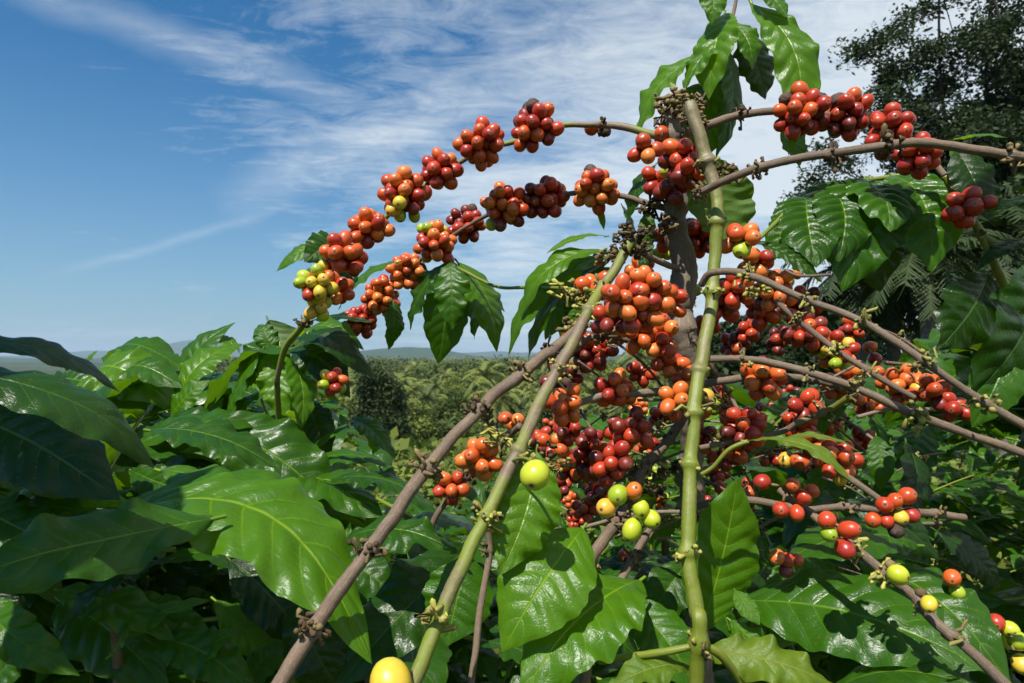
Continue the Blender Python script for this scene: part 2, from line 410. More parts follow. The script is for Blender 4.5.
# ------------------------------------------------------------------ cherries
def cherry_mesh(m, k, dry=False):
    """unit of real size: about 14 mm, stalk at -z, navel at +z"""
    rs = np.random.RandomState(k + 40); rad = .0071; nr, ns = 12, 16
    V = []; 
    el = (1.0, .93 + .07 * rs.rand(), 1.06 + .12 * rs.rand())
    for i in range(nr + 1):
        th = math.pi * i / nr
        r = math.sin(th); z = math.cos(th)
        if th < .42: z -= .055 * (1 - (th / .42)) ** 1.0 ; z += .028 * math.exp(-((th - .2) / .07) ** 2)
        if th > 2.8: z += .06 * (th - 2.8) / .34
        for j in range(ns):
            a = 2 * math.pi * j / ns
            g = 1 + .012 * math.cos(2 * a + k) * r + (.10 * rs.randn() * r if dry else .006 * rs.randn() * r)
            V.append((rad * el[0] * r * math.cos(a) * g, rad * el[1] * r * math.sin(a) * g, rad * el[2] * z))
    Q = [[i * ns + j, (i + 1) * ns + j, (i + 1) * ns + (j + 1) % ns, i * ns + (j + 1) % ns] for i in range(nr) for j in range(ns)]
    return mesh_np('coffee_cherry', V, np.array(Q), m)
CM = {}
for key, m in dict(r=RED, s=REDO, o=ORA, d=DRK, y=YEL, g=GRN, k=BLK).items():
    CM[key] = [cherry_mesh(m, k, key == 'k') for k in range(4)]
PAL = {'r': 'rrrrssssso', 'R': 'rrrrrrsd', 'o': 'oossssr', 'O': 'ooooosy', 'd': 'ddrrrrs', 'D': 'dddrrrk', 'y': 'yygos', 'g': 'gggy', 's': 'sssroo', 'm': 'srrogy', 'x': 'rrrrddss'}
def put_cherry(parent, c, out, key, s):
    rr = RS
    z = (out + Vector((rr.gauss(0, .22), rr.gauss(0, .22), rr.gauss(0, .22)))).normalized()
    Mt = z.to_track_quat('Z', 'Y').to_matrix().to_4x4()
    Mt = Matrix.Translation(c) @ Mt @ Matrix.Rotation(rr.uniform(0, 6.28), 4, 'Z') @ Matrix.Diagonal((s * rr.uniform(.93, 1.05), s * rr.uniform(.93, 1.05), s * rr.uniform(.92, 1.12), 1))
    return obj('coffee_cherry', CM[key][rr.randrange(4)], parent, Mt)
def core(parent, c, targets, name='cherry_cluster'):
    mb = MB()
    for t in targets:
        d = (t - c)
        if d.length < .002: d = Vector((0, -.004, .002)); t = c + d
        V, Q = tube_arrays([c, c + d * .5 + Vector((0, 0, .0006)), t], [.0012, .0009, .0011], 6, .1, RS.randrange(999)); mb.add(V, Q)
    V, Q = tube_arrays([c + Vector((-.003, 0, 0)), c, c + Vector((.003, 0, 0))], [.0015, .003, .0015], 8, .3, 3); mb.add(V, Q)
    return obj(name, mb.mesh(name, BUD), parent)
def cluster(parent, px, py, Rp, rp, pal, n=None, d=None, extra='', flat=.9, top=None):
    """ball of cherries: centre, radius and cherry radius in picture pixels (which also give the distance)"""
    if d is None: d = .0071 * F / rp
    s = rp * d / F / .0071
    rc = .0071 * s; c = P(px, py, d); Rw = Rp * d / F
    if n is None: n = max(3, min(38, int(.72 * (Rw / rc) ** 3 * flat + 1)))
    Rin = max(Rw - rc * .9, rc * .4)
    pts = NR.randn(n, 3); pts /= np.linalg.norm(pts, axis=1)[:, None]; pts *= (Rin * NR.rand(n, 1) ** .4)
    for it in range(160):
        D = pts[:, None] - pts[None]; ds = np.linalg.norm(D, axis=2) + 1e-9
        ov = np.clip(rc * 1.86 - ds, 0, None); np.fill_diagonal(ov, 0)
        pts += (D / ds[..., None] * ov[..., None]).sum(1) * .32
        pts *= .992 if it < 130 else 1
    targets = [c + Vector(p) for p in pts]
    o = core(parent, c, [c + (t - c) * .6 for t in targets])
    ks = PAL[pal]
    order = sorted(range(n), key=lambda i: -targets[i].z)
    for r_, i in enumerate(order):
        k = RS.choice(ks)
        if top and r_ < len(top): k = top[r_]
        if extra and r_ >= n - len(extra): k = extra[n - 1 - r_]
        out = (targets[i] - c)
        out = out.normalized() if out.length > 1e-6 else Vector((0, -1, 0))
        put_cherry(o, targets[i], (out + Vector((0, -.25, 0))).normalized(), k, s * RS.uniform(.9, 1.08))
    return o
def berries(parent, lst, d0=None):
    """explicit cherries (px, py, radius px, colour) sharing one stalk"""
    C = []
    for (x, y, r, k) in lst:
        d = d0 or .0071 * F / r; C.append(P(x, y, d))
    c = sum(C, Vector()) / len(C) + Vector((0, .008, .004))
    dm = sum(p[1] for p in C) / len(C)
    o = core(parent, c, [c + (p - c) * .6 for p in C])
    for p, (x, y, r, k) in zip(C, lst):
        q = P(x, y, dm + (p[1] - dm) * .25)
        s = r * q[1] / F / .0071
        out = (q - c).normalized() * .7 + Vector((RS.uniform(-.5, .5), -.7, RS.uniform(-.5, .3)))
        put_cherry(o, q, out.normalized(), k, s)
    return o
SUN_ = Vector((-.25, -.47, .85)).normalized()
# ================================================================== THE FRUITING COFFEE PLANT
main = thing('coffee_plant', 'tall fruiting coffee plant with bare arching branches heavy with red and orange cherries', 'coffee plant', (0, 0, 0), 'coffee plants on the hillside')

# --- stems
stem(main, [(690, 103, .57), (706, 150, .56), (717, 215, .55), (713, 290, .54), (703, 345, .52), (695, 400, .5), (691, 460, .485), (688, 540, .465), (696, 610, .45), (697, 700, .44), ('w', .12, .5, 1.0), ('w', .1, .6, .0)],
     [.0054, .0050, .0048, .0048, .0048, .0048, .0048, .0049, .0050, .0050, .008, .012], MIXST, [(710, 163), (716, 222), (711, 292), (700, 372), (694, 415), (690, 466), (689, 553), (697, 645)], 'stem', 1.55, 9, BUDG)
stem(main, [(672, 108, .66), (675, 150, .66), (675, 205, .66), (680, 262, .66), (685, 322, .66), (690, 385, .67), (692, 470, .70), (697, 600, .72), ('w', .2, .74, 1.0), ('w', .12, .68, .4), ('w', .1, .62, 0)],
     [.0085, .009, .0105, .012, .0125, .012, .012, .012, .014, .017, .02], BARKP, [(673, 135), (677, 206), (682, 330), (690, 400)], 'stem', 1.25, 12)
stem(main, [(578, 328, .57), (549, 351, .55), (520, 376, .53), (478, 410, .51), (428, 468, .48), (370, 549, .45), (312, 632, .42), (278, 690, .40), (248, 742, .385), (215, 810, .38), ('w', -.13, .42, 1.1), ('w', -.02, .5, .7), ('w', .04, .6, 0)],
     [.0043, .0044, .0045, .0046, .0047, .0047, .0048, .0048, .005, .0052, .007, .010, .014], BARK, [(549, 351), (522, 374), (478, 410), (428, 468), (370, 549), (312, 632)], 'stem', 1.5, 22, None, 1.15)
stem(main, [(634, 238, .60), (603, 287, .58), (589, 310, .56), (572, 343, .54), (556, 370, .53), (530, 427, .50), (518, 452, .485), (485, 516, .46), (438, 620, .43), (412, 692, .41), (388, 745, .40), (370, 810, .40), ('w', -.04, .45, 1.05), ('w', .02, .55, .5), ('w', .06, .62, 0)],
     [.0044, .0045, .0045, .0046, .0046, .0047, .0047, .0047, .0048, .0049, .0052, .0052, .007, .010, .014], BARKG, [(603, 287), (589, 311), (556, 370), (519, 450), (485, 517), (438, 620)], 'stem', 1.55, 20, BUDG, 1.1)
stem(main, [(694, 398, .64), (668, 440, .62), (645, 468, .60), (616, 523, .57), (588, 566, .54), (559, 620, .51), (538, 683, .48), ('w', .02, .46, 1.3), ('w', .05, .6, .6), ('w', .08, .64, 0)],
     [.004, .0042, .0045, .0048, .005, .005, .005, .006, .008, .010], BARK, [(668, 440), (645, 468), (616, 523), (588, 566), (563, 612), (545, 665)], 'stem', 1.5, 20, None, 1.1)
stem(main, [(662, 510, .60), (645, 535, .58), (620, 582, .55), (604, 628, .52), (586, 690, .49), ('w', .05, .46, 1.3), ('w', .08, .62, .5), ('w', .09, .66, 0)], [.0028, .003, .0034, .0036, .0036, .005, .007, .009], BARK, [(633, 557), (612, 603)], 'stem', 1.4, 12)
# --- lateral branches
BR = lambda pts, r, nodes, mt=BARK, **k: stem(main, pts, r, mt, nodes, 'branch', k.pop('swell', 1.45), k.pop('buds', 14), **k)
BR([(672, 140, .66), (650, 134, .66), (600, 124, .68), (553, 127, .70), (515, 141, .70), (481, 150, .70), (441, 175, .70), (404, 200, .70), (372, 232, .70), (345, 262, .70), (324, 292, .70), (304, 325, .71), (286, 347, .73), (277, 380, .75)],
   [.0042, .004, .0034, .0030, .0028, .0027, .0026, .0026, .0026, .0026, .003, .0033, .0033, .003], [(600, 125), (305, 325), (660, 136)], BARKG, buds=22)
BR([(678, 212, .66), (655, 204, .67), (622, 196, .70), (575, 193, .72), (530, 203, .76), (490, 214, .79), (450, 237, .82), (412, 267, .86), (384, 295, .89), (362, 322, .90)], [.0036, .0034, .003, .0028, .0026, .0024, .0022, .0022, .0022, .002], [(655, 204)])
BR([(686, 133, .64), (703, 127, .64), (735, 117, .64), (770, 112, .64), (800, 113, .64), (848, 118, .64), (890, 130, .63), (925, 155, .62), (944, 176, .61)], [.0045, .004, .0038, .0034, .003, .0028, .0028, .0028, .003], [(702, 127), (742, 117)], buds=20)
BR([(694, 196, .55), (720, 183, .53), (758, 168, .51), (797, 158, .50), (850, 151, .49), (915, 144, .48), (985, 151, .47), (1040, 158, .46)], [.003, .003, .0031, .0031, .0031, .0032, .0033, .0033], [(700, 193), (758, 167), (832, 152), (890, 147), (1013, 153)], buds=22)
BR([(700, 285, .52), (712, 273, .51), (745, 274, .50), (800, 297, .48), (862, 322, .46), (920, 358, .44), (985, 402, .43), (1050, 440, .42)], [.0027, .0027, .0027, .0025, .0025, .0025, .0025, .0027], [(747, 274), (808, 299), (867, 322), (923, 360), (987, 402)], buds=24, budmat=BUDG)
BR([(702, 359, .52), (740, 359, .51), (790, 367, .50), (815, 372, .49), (850, 385, .48), (900, 408, .47), (965, 432, .46), (1050, 465, .45)], [.0028, .0028, .003, .003, .003, .003, .003, .003], [(743, 358), (807, 370), (856, 384), (917, 412)], buds=18, budmat=BUDG)
BR([(694, 386, .55), (720, 381, .54), (760, 377, .53), (810, 380, .52), (842, 388, .50)], .0030, [(700, 384)], buds=10)
BR([(776, 300, .56), (800, 322, .55), (835, 350, .54), (870, 372, .53), (915, 398, .52)], [.0022, .0024, .0024, .0024, .002], [(797, 318), (833, 350), (864, 372)], buds=18, budmat=BUDG)
BR([(690, 389, .62), (667, 391, .60), (636, 393, .58), (603, 396, .57), (568, 407, .56)], [.0040, .0036, .0034, .0032, .003], [(690, 389)], BARKP, buds=6)
BR([(688, 385, .64), (671, 358, .63), (650, 349, .62), (621, 339, .61), (590, 338, .60), (560, 362, .60)], [.0036, .0034, .0032, .003, .0028, .0024], [(600, 338)], BARKP, buds=10)
BR([(680, 268, .66), (657, 262, .62), (638, 250, .60), (628, 240, .60)], .003, [(636, 250)], BARKP, buds=22)
BR([(430, 530, .62), (440, 508, .62), (468, 476, .61), (500, 444, .59), (520, 425, .56)], .0027, [(468, 476), (500, 446)], buds=14)
BR([(690, 498, .62), (680, 510, .60), (740, 500, .56), (802, 509, .54), (843, 507, .53), (880, 510, .52), (965, 517, .52)], .0030, [(843, 507), (936, 515)], buds=8)
BR([(835, 468, .50), (852, 480, .49), (880, 500, .48)], .0022, [], buds=0)
BR([(780, 490, .5), (805, 509, .48), (826, 527, .46), (856, 549, .44), (884, 573, .43), (912, 595, .42), (938, 625, .41), (970, 650, .40), (1012, 694, .39), (1060, 745, .385), (1100, 800, .39), ('w', .3, .5, 1.0), ('w', .2, .6, .5)], [.0026, .0028, .0028, .0029, .003, .003, .003, .0031, .0031, .0031, .0032, .005, .008], [(856, 549), (885, 573), (925, 608), (950, 638)], buds=18, budmat=BUDG)
BR([(796, 423, .54), (823, 412, .53), (850, 396, .51)], .0024, [(822, 412)], MIXST, buds=8)
BR([(700, 448, .56), (740, 440, .56), (780, 432, .56), (800, 420, .55)], .0022, [(760, 436)], buds=6)
BR([(785, 270, .54), (800, 276, .53), (830, 275, .53)], .0011, [], buds=0)
stem(main, [(596, 291, .58), (560, 288, .64), (535, 287, .70), (495, 286, .76), (462, 270, .80), (447, 262, .82)], .0018, GREEN, [(535, 287)], 'twig', 1.5, 5, BUDG, .7)
stem(main, [(740, -20, .70), (735, 8, .70), (728, 35, .69), (720, 62, .68), (700, 100, .67), (680, 120, .66)], [.0015, .0018, .002, .0022, .0026, .003], BARK, [(728, 36)], 'twig', 1.4, 6)
stem(main, [(697, 645, .445), (720, 655, .45), (748, 690, .46)], .0028, GREEN, [], 'twig', 1.2, 0)
stem(main, [(697, 645, .445), (672, 650, .45), (640, 656, .46), (600, 662, .48)], .0024, GREEN, [], 'twig', 1.2, 0)
stem(main, [(694, 478, .485), (712, 468, .48), (728, 450, .475), (748, 441, .47)], .0015, GREEN, [], 'twig', 1.2, 0)
bud_clump(main, P(676, 100, .655), Vector((0, 0, 1)), .009, 46, BUD, 1.5)
bud_clump(main, P(690, 101, .575), Vector((0, 0, 1)), .005, 22, BUD, 1.1); bud_clump(main, P(690, 112, .62), Vector((0, 0, 1)), .007, 26, BUD, 1.3)
for (x, y, d, n, g) in ((632, 232, .60, 44, BUD), (622, 246, .60, 30, BUD), (660, 228, .64, 30, BUD), (608, 258, .60, 26, BUD), (585, 300, .58, 26, BUDG), (576, 322, .58, 24, BUDG), (568, 290, .60, 22, BUDG), (668, 115, .655, 30, BUD),
                        (725, 172, .56, 20, BUD), (648, 205, .66, 16, BUD), (655, 460, .63, 36, BUDG), (668, 470, .66, 34, BUD), (640, 480, .66, 30, BUDG), (655, 490, .70, 26, BUD), (760, 290, .52, 14, BUDG), (604, 340, .58, 12, BUD), (500, 438, .55, 24, BUDG), (545, 450, .56, 18, BUD), (560, 465, .6, 18, BUDG)):
    bud_clump(main, P(x, y, d), Vector((RS.uniform(-.3, .3), .2, 1)).normalized(), .007, n, g, 1.25)

# --- cherries: upper long arm, lower long arm
def C(px, py, Rp, rp_, pal, n=None, d=None, **k):
    if py > 265:      # the bunches inside the bush carry smaller, more numerous fruit
        d = d or .0071 * F / rp_; rp_ *= .90; n = int(n * 1.3 + .5) if n else None
    return cluster(main, px, py, Rp, rp_, pal, n=n, d=d, **k)
C(535, 127, 24, 7.0, 'x', top='kk'); C(481, 145, 25, 7.2, 'r', n=24); C(441, 170, 20, 7.0, 'r'); C(404, 196, 25, 7.2, 'r', extra='ggydy')
C(369, 228, 21, 7.2, 's', extra='dy'); C(340, 252, 17, 7.6, 'r', n=9); C(352, 262, 14, 7.4, 'R', n=6); C(318, 282, 20, 7.6, 'y', n=14, top='yg'); C(338, 290, 15, 7.2, 's', n=7); C(320, 308, 13, 7.4, 'g', n=4)
C(597, 189, 23, 7.0, 's', top='ks', flat=.8); C(545, 197, 22, 6.6, 'x', top='dk'); C(503, 207, 24, 6.6, 's', extra='dgd', flat=.8); C(467, 224, 20, 5.8, 'x', top='kdd', n=22); C(434, 243, 25, 6.0, 's', n=30, top='ooggy')
C(405, 270, 20, 5.7, 's', n=20); C(380, 296, 23, 5.7, 's', n=26, extra='y'); C(362, 321, 19, 5.6, 'R', n=18); berries(main, [(345, 338, 5.5, 'd'), (352, 332, 5.5, 'd')])
berries(main, [(591, 129, 6.5, 's'), (604, 131, 6.5, 'k')])
# round the trunk
C(646, 150, 15, 8.2, 's', n=5); C(684, 158, 21, 8.0, 'x', n=12); C(658, 183, 13, 7.4, 'R', n=6); C(690, 175, 12, 8.2, 'R', n=4); C(662, 133, 7, 7.4, 'o', n=1); C(672, 190, 14, 7.6, 'd', n=6); C(668, 172, 7, 7.6, 'g', n=1)
C(702, 234, 20, 8.0, 'D', n=13, d=.70); C(741, 240, 16, 8.6, 's', n=7, extra='g'); C(757, 262, 15, 8.0, 'o', n=6); C(735, 290, 19, 8.6, 'r', n=10); C(722, 308, 15, 8.4, 'R', n=6)
C(772, 290, 22, 7.8, 'O', n=13); C(762, 312, 17, 7.6, 'R', n=8); berries(main, [(787, 281, 7.6, 'y'), (776, 275, 6.5, 'o'), (797, 274, 5, 'o')])
C(800, 305, 20, 7.4, 'd', n=13); C(808, 332, 22, 8.0, 'd', n=13, d=.62); C(836, 352, 20, 7.4, 'm', n=12, extra='gg', d=.62); C(822, 345, 15, 7.2, 'd', n=6, d=.64)
C(648, 290, 25, 9.4, 's', n=13); C(622, 298, 18, 9.6, 'o', n=7); C(597, 287, 14, 9.2, 'o', n=5, d=.60); C(640, 312, 20, 9.4, 'r', n=9); C(668, 300, 17, 9.0, 'R', n=6); C(612, 316, 16, 9.0, 'd', n=6)
C(638, 332, 17, 8.4, 's', n=8); C(662, 340, 17, 8.4, 's', n=8); C(668, 362, 14, 8.0, 's', n=5); C(656, 326, 12, 8.0, 'd', n=5)
C(667, 236, 14, 7.2, 'R', n=6, d=.70); berries(main, [(658, 254, 6.5, 'g'), (668, 254, 6.5, 'g')]); berries(main, [(696, 290, 6.5, 'g')])
C(590, 352, 22, 7.2, 'D', n=16, d=.66); C(562, 378, 22, 7.2, 'D', n=13, d=.68); C(605, 350, 10, 7.4, 'R', n=3); C(575, 330, 14, 7, 'd', n=7, d=.68)
# middle
C(617, 390, 18, 8.4, 's', n=9, top='o'); C(563, 404, 20, 8.8, 's', n=9); C(566, 428, 17, 7.8, 'R', n=8); C(556, 445, 15, 7.8, 's', n=6)
C(628, 432, 22, 8.4, 'R', n=12); C(612, 463, 19, 8.6, 'R', n=9); C(590, 445, 18, 7.8, 'd', n=9, d=.66); C(575, 465, 20, 7.4, 'd', n=11, d=.68); C(594, 470, 12, 7.4, 'd', n=5, d=.66)
C(676, 401, 17, 9.2, 's', n=5, top='o'); berries(main, [(706, 397, 9, 'y'), (714, 402, 8, 'g'), (704, 411, 8, 'o'), (711, 408, 7, 'g')]); C(690, 378, 12, 7.5, 's', n=4, d=.58)
C(480, 458, 21, 8.6, 's', n=10, top='oo'); C(450, 487, 16, 8.0, 's', n=6); berries(main, [(505, 418, 7, 's'), (518, 420, 7, 'o'), (512, 426, 6, 's')])
berries(main, [(606, 508, 9.6, 'y'), (618, 495, 11, 'g'), (634, 491, 9.2, 'o'), (641, 509, 9.6, 'g'), (651, 519, 10, 'g'), (632, 530, 11, 'g')], .53); berries(main, [(624, 556, 6, 'r')])
berries(main, [(535, 475, 16.5, 'g')], .44); berries(main, [(391, 683, 21, 'y')], .385)
stem(main, [(508, 462, .482), (522, 458, .465), (534, 463, .45)], .0011, GREEN, [], 'twig', 1, 0); stem(main, [(416, 678, .418), (404, 665, .40), (396, 660, .39)], .0014, GREEN, [], 'twig', 1, 0)
# smaller bunches deeper in the bush and the thin twigs that carry them
for (x, y, Rr, r, p, n) in ((598, 492, 13, 6.2, 'd', 7), (585, 508, 11, 6, 'R', 5), (648, 446, 13, 6.4, 'd', 6), (722, 402, 14, 6.4, 'R', 8), (772, 412, 13, 6.2, 'd', 7), (832, 424, 13, 6.2, 'R', 7), (862, 440, 12, 6.2, 'd', 6), (742, 505, 12, 6, 'd', 6),
                        (716, 470, 12, 6.2, 'R', 6), (770, 455, 13, 6.4, 'R', 7), (870, 405, 12, 6, 's', 6), (640, 372, 12, 6.4, 'R', 5), (735, 345, 14, 6.4, 'd', 8), (705, 325, 12, 6.6, 'd', 6), (852, 330, 13, 6, 'd', 7), (780, 340, 14, 6.4, 'd', 8),
                        (750, 330, 12, 6.6, 'R', 6), (640, 270, 14, 6.8, 's', 7), (615, 330, 12, 6.8, 's', 6), (690, 420, 12, 6.4, 'R', 5), (660, 415, 11, 6, 'R', 5), (818, 470, 12, 6.2, 'R', 5), (540, 440, 12, 6, 'd', 5), (545, 470, 10, 5.6, 'R', 5), (560, 488, 11, 5.8, 'd', 6)):
    C(x, y, Rr, r, p, n=n)
for k in range(46):
    x = RS.uniform(540, 900); y = RS.uniform(320, 600); a_ = RS.uniform(-.6, 1.1); l_ = RS.uniform(50, 120); d_ = RS.uniform(.56, .74)
    stem(main, [(x, y, d_), (x + math.cos(a_) * l_ * .5, y + math.sin(a_) * l_ * .5 - 5, d_ + .01), (x + math.cos(a_) * l_, y + math.sin(a_) * l_, d_ + RS.uniform(-.03, .05))], RS.uniform(.0008, .0017), RS.choice((BARK, BARKP, BARK)), [(x + math.cos(a_) * l_ * .5, y + math.sin(a_) * l_ * .5)], 'twig', 1.5, 10, RS.choice((BUD, BUDG)), .9, seg=8)
stem(main, [(486, 520, .50), (490, 550, .50), (482, 600, .49), (470, 690, .47)], .0024, BARK, [(489, 548)], 'twig', 1.4, 8); stem(main, [(600, 600, .58), (640, 550, .60), (668, 505, .62)], .0018, BARKP, [], 'twig', 1.4, 0)
# right side
C(801, 113, 26, 7.6, 'x', n=24, top='sskk'); C(845, 116, 24, 7.6, 'x', n=20, top='ssk'); C(889, 128, 23, 8.0, 'R', n=14); C(917, 155, 24, 8.2, 'R', n=14); C(888, 140, 12, 7.8, 'd', n=5)
C(763, 378, 21, 9.2, 's', n=10, top='d'); C(745, 428, 23, 8.6, 'R', n=13); C(736, 446, 14, 8, 'R', n=6); C(808, 405, 14, 8.6, 'R', n=5); C(800, 424, 15, 8.6, 'R', n=6, d=.58); C(808, 440, 16, 8.4, 's', n=6)
C(838, 460, 20, 9.0, 's', n=9, extra='yg'); berries(main, [(786, 460, 8, 'y'), (800, 461, 8.6, 's')]); berries(main, [(870, 347, 6.2, 'o'), (875, 359, 7, 'r')]); C(850, 372, 13, 7.4, 's', n=5); C(903, 384, 23, 8.0, 'O', n=12); C(930, 393, 17, 8.4, 's', n=7, extra='d'); berries(main, [(850, 396, 6.5, 'r'), (858, 400, 6.5, 's'), (847, 390, 6, 'r')])
berries(main, [(878, 372, 6, 's'), (882, 380, 6, 'r')]); berries(main, [(907, 414, 6.4, 'g')]); C(955, 408, 12, 8.6, 'd', n=4)
C(706, 438, 14, 7, 'R', n=6, d=.62); C(835, 385, 12, 7, 's', n=5)
berries(main, [(762, 482, 8.4, 'r'), (793, 485, 7.2, 's'), (803, 497, 8.2, 'r'), (812, 491, 7.4, 's'), (781, 510, 8.4, 'r'), (797, 513, 8.2, 'r')], .47)
berries(main, [(827, 520, 9.2, 'r'), (829, 534, 8.6, 'g'), (849, 530, 10, 'r'), (845, 549, 10, 'r')], .425)
berries(main, [(777, 557, 7.8, 'o'), (787, 560, 7.8, 'r'), (797, 560, 6.4, 's'), (786, 570, 7, 'd')], .50)
berries(main, [(885, 505, 8.6, 'r'), (895, 501, 8, 's'), (907, 496, 9, 's'), (873, 520, 8, 's'), (887, 521, 7.5, 'r'), (900, 517, 7.8, 'y'), (911, 515, 8, 'r'), (896, 530, 8, 'k')], .47)
berries(main, [(898, 575, 10.5, 'g')], .41); berries(main, [(929, 604, 8, 'y')], .40); berries(main, [(952, 578, 9, 's'), (957, 592, 7.5, 'g')], .5)
berries(main, [(996, 623, 8.8, 'r'), (1010, 630, 9, 'g'), (1018, 641, 9.4, 'g'), (1022, 664, 9.4, 'y'), (1006, 641, 8, 'g')])
berries(main, [(700, 490, 6, 'g'), (720, 487, 6.6, 'r')]); berries(main, [(746, 483, 5, 'r'), (749, 492, 6.5, 's')]); C(725, 456, 12, 7.2, 'd', n=5, d=.64)

# --- leaves of the fruiting plant
Lf = lambda b, t, w=.45, n='m', m='n', **k: leaf(main, b, t, w, n, m, **k)
# shoot at the top
Lf((724, 14, .69), (709, 100, .66), .44, 'l', 'b', arch=.08); Lf((716, 50, .69), (638, 140, .70), .40, 'l', 'b', bend=-.08); Lf((722, 40, .70), (716, 158, .69), .34, 'r', 'n'); Lf((722, 60, .72), (690, 175, .74), .40, 'f', 'n')
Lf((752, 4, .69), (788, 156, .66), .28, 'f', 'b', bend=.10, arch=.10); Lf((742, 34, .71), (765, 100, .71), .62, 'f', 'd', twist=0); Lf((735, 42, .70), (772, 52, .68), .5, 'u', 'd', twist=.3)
Lf((715, -16, .68), (712, 26, .66), .5, 'f', 'b'); Lf((752, -14, .68), (788, 18, .66), .5, 'm', 'b')
Lf((712, 158, .62), (737, 248, .62), .74, 'd', 'n', arch=.03, fold=.05, droop=0); Lf((655, 165, .70), (628, 222, .70), .42, 'l', 'n'); Lf((648, 210, .70), (640, 262, .7), .35, 'f', 'n')
Lf((792, 105, .70), (800, 166, .68), .4, 'd', 'n')
Lf((728, 30, .68), (683, 92, .67), .42, 'l', 'b'); Lf((730, 22, .69), (752, 70, .67), .5, 'f', 'b'); Lf((712, 70, .70), (742, 128, .70), .44, 'r', 'n'); Lf((706, 84, .71), (660, 150, .71), .4, 'f', 'n')
# hanging group right of the lower arm
Lf((446, 262, .82), (410, 330, .82), .50, 'l', 'n'); Lf((446, 266, .81), (438, 364, .82), .46, 'f', 'n', bend=.04); Lf((452, 264, .83), (474, 340, .83), .46, 'r', 'n'); Lf((450, 262, .80), (452, 330, .78), .5, 'f', 'n'); Lf((458, 262, .82), (497, 352, .81), .46, 'r', 'b', arch=.16, bend=-.05); Lf((456, 264, .84), (505, 312, .84), .42, 'u', 'n')
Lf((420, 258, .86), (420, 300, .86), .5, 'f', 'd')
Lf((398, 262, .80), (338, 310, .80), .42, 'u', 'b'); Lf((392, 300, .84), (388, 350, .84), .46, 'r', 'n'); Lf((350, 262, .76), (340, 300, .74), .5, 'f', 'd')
Lf((334, 240, .74), (276, 272, .72), .40, 'm', 'b'); Lf((336, 238, .74), (304, 262, .70), .62, 'r', 'n'); Lf((340, 264, .76), (297, 281, .74), .5, 'm', 'n'); Lf((318, 234, .76), (318, 262, .76), .6, 'l', 'n')
# group left of the bud-laden node
Lf((606, 236, .68), (546, 254, .68), .34, 'u', 'b', fold=.3); Lf((602, 250, .68), (520, 318, .68), .36, 'l', 'b', arch=.15); Lf((606, 256, .70), (508, 356, .70), .34, 'l', 'b', arch=.14); Lf((606, 262, .70), (528, 366, .70), .38, 'l', 'n', arch=.1); Lf((604, 262, .73), (545, 340, .73), .5, 'm', 'n'); Lf((610, 250, .73), (560, 310, .74), .5, 'u', 'n')
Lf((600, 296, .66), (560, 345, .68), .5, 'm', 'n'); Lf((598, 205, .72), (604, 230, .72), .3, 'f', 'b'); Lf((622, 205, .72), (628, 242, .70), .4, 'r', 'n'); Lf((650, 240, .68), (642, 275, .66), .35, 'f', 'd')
Lf((612, 268, .74), (575, 305, .75), .55, 'm', 'n')
# below the green cherry
Lf((536, 450, .50), (500, 575, .46), .52, 'f', 'b', arch=.05, bend=.05, droop=0); Lf((583, 528, .50), (502, 652, .45), .60, 'm', 'b', arch=.08); Lf((640, 580, .52), (520, 700, .44), .52, 'u', 'b'); Lf((628, 600, .55), (700, 700, .5), .5, 'm', 'n')
Lf((470, 556, .52), (447, 646, .50), .80, 'f', 'n', arch=.03, fold=.05, wave=.06, droop=0); Lf((345, 540, .56), (458, 552, .52), .40, 'u', 'n', wave=.25)
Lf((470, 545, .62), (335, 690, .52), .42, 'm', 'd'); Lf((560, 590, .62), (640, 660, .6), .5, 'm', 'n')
# right of the long stem
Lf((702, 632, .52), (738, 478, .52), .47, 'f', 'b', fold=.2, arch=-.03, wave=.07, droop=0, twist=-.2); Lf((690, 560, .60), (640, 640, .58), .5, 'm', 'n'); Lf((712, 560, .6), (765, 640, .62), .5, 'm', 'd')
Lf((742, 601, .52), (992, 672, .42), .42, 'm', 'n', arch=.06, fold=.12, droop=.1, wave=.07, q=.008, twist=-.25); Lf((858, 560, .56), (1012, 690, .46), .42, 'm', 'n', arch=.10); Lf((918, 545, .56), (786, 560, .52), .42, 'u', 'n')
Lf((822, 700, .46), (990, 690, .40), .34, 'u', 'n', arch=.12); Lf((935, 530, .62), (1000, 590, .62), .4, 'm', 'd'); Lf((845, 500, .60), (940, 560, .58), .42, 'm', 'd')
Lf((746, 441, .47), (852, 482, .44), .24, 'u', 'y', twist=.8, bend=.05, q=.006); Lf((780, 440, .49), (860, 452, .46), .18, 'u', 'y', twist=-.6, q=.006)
Lf((702, 650, .47), (838, 690, .45), .36, 'm', 'y', wave=.3, q=.006); Lf((730, 620, .50), (790, 680, .47), .44, 'u', 'b', wave=.3); Lf((690, 665, .46), (605, 690, .44), .4, 'u', 'y', wave=.3)
Lf((735, 590, .50), (760, 625, .48), .5, 'm', 'b')
for i in range(30):      # smaller, less tidy leaves between the branches
    x, y = RS.choice([(760, 400), (800, 450), (860, 430), (900, 450), (740, 520), (830, 560), (880, 470), (690, 560), (560, 560), (540, 520), (640, 560), (900, 420), (770, 600)])
    x += RS.uniform(-35, 35); y += RS.uniform(-25, 25); a = RS.uniform(-.3, math.pi + .3); l = RS.uniform(50, 95); d = RS.uniform(.68, .85)
    Lf((x, y, d), (x + math.cos(a) * l, y + math.sin(a) * l * .8 + 10, d + RS.uniform(-.06, .04)), RS.uniform(.38, .5), RS.choice('mulr'), RS.choice('nnbd'))

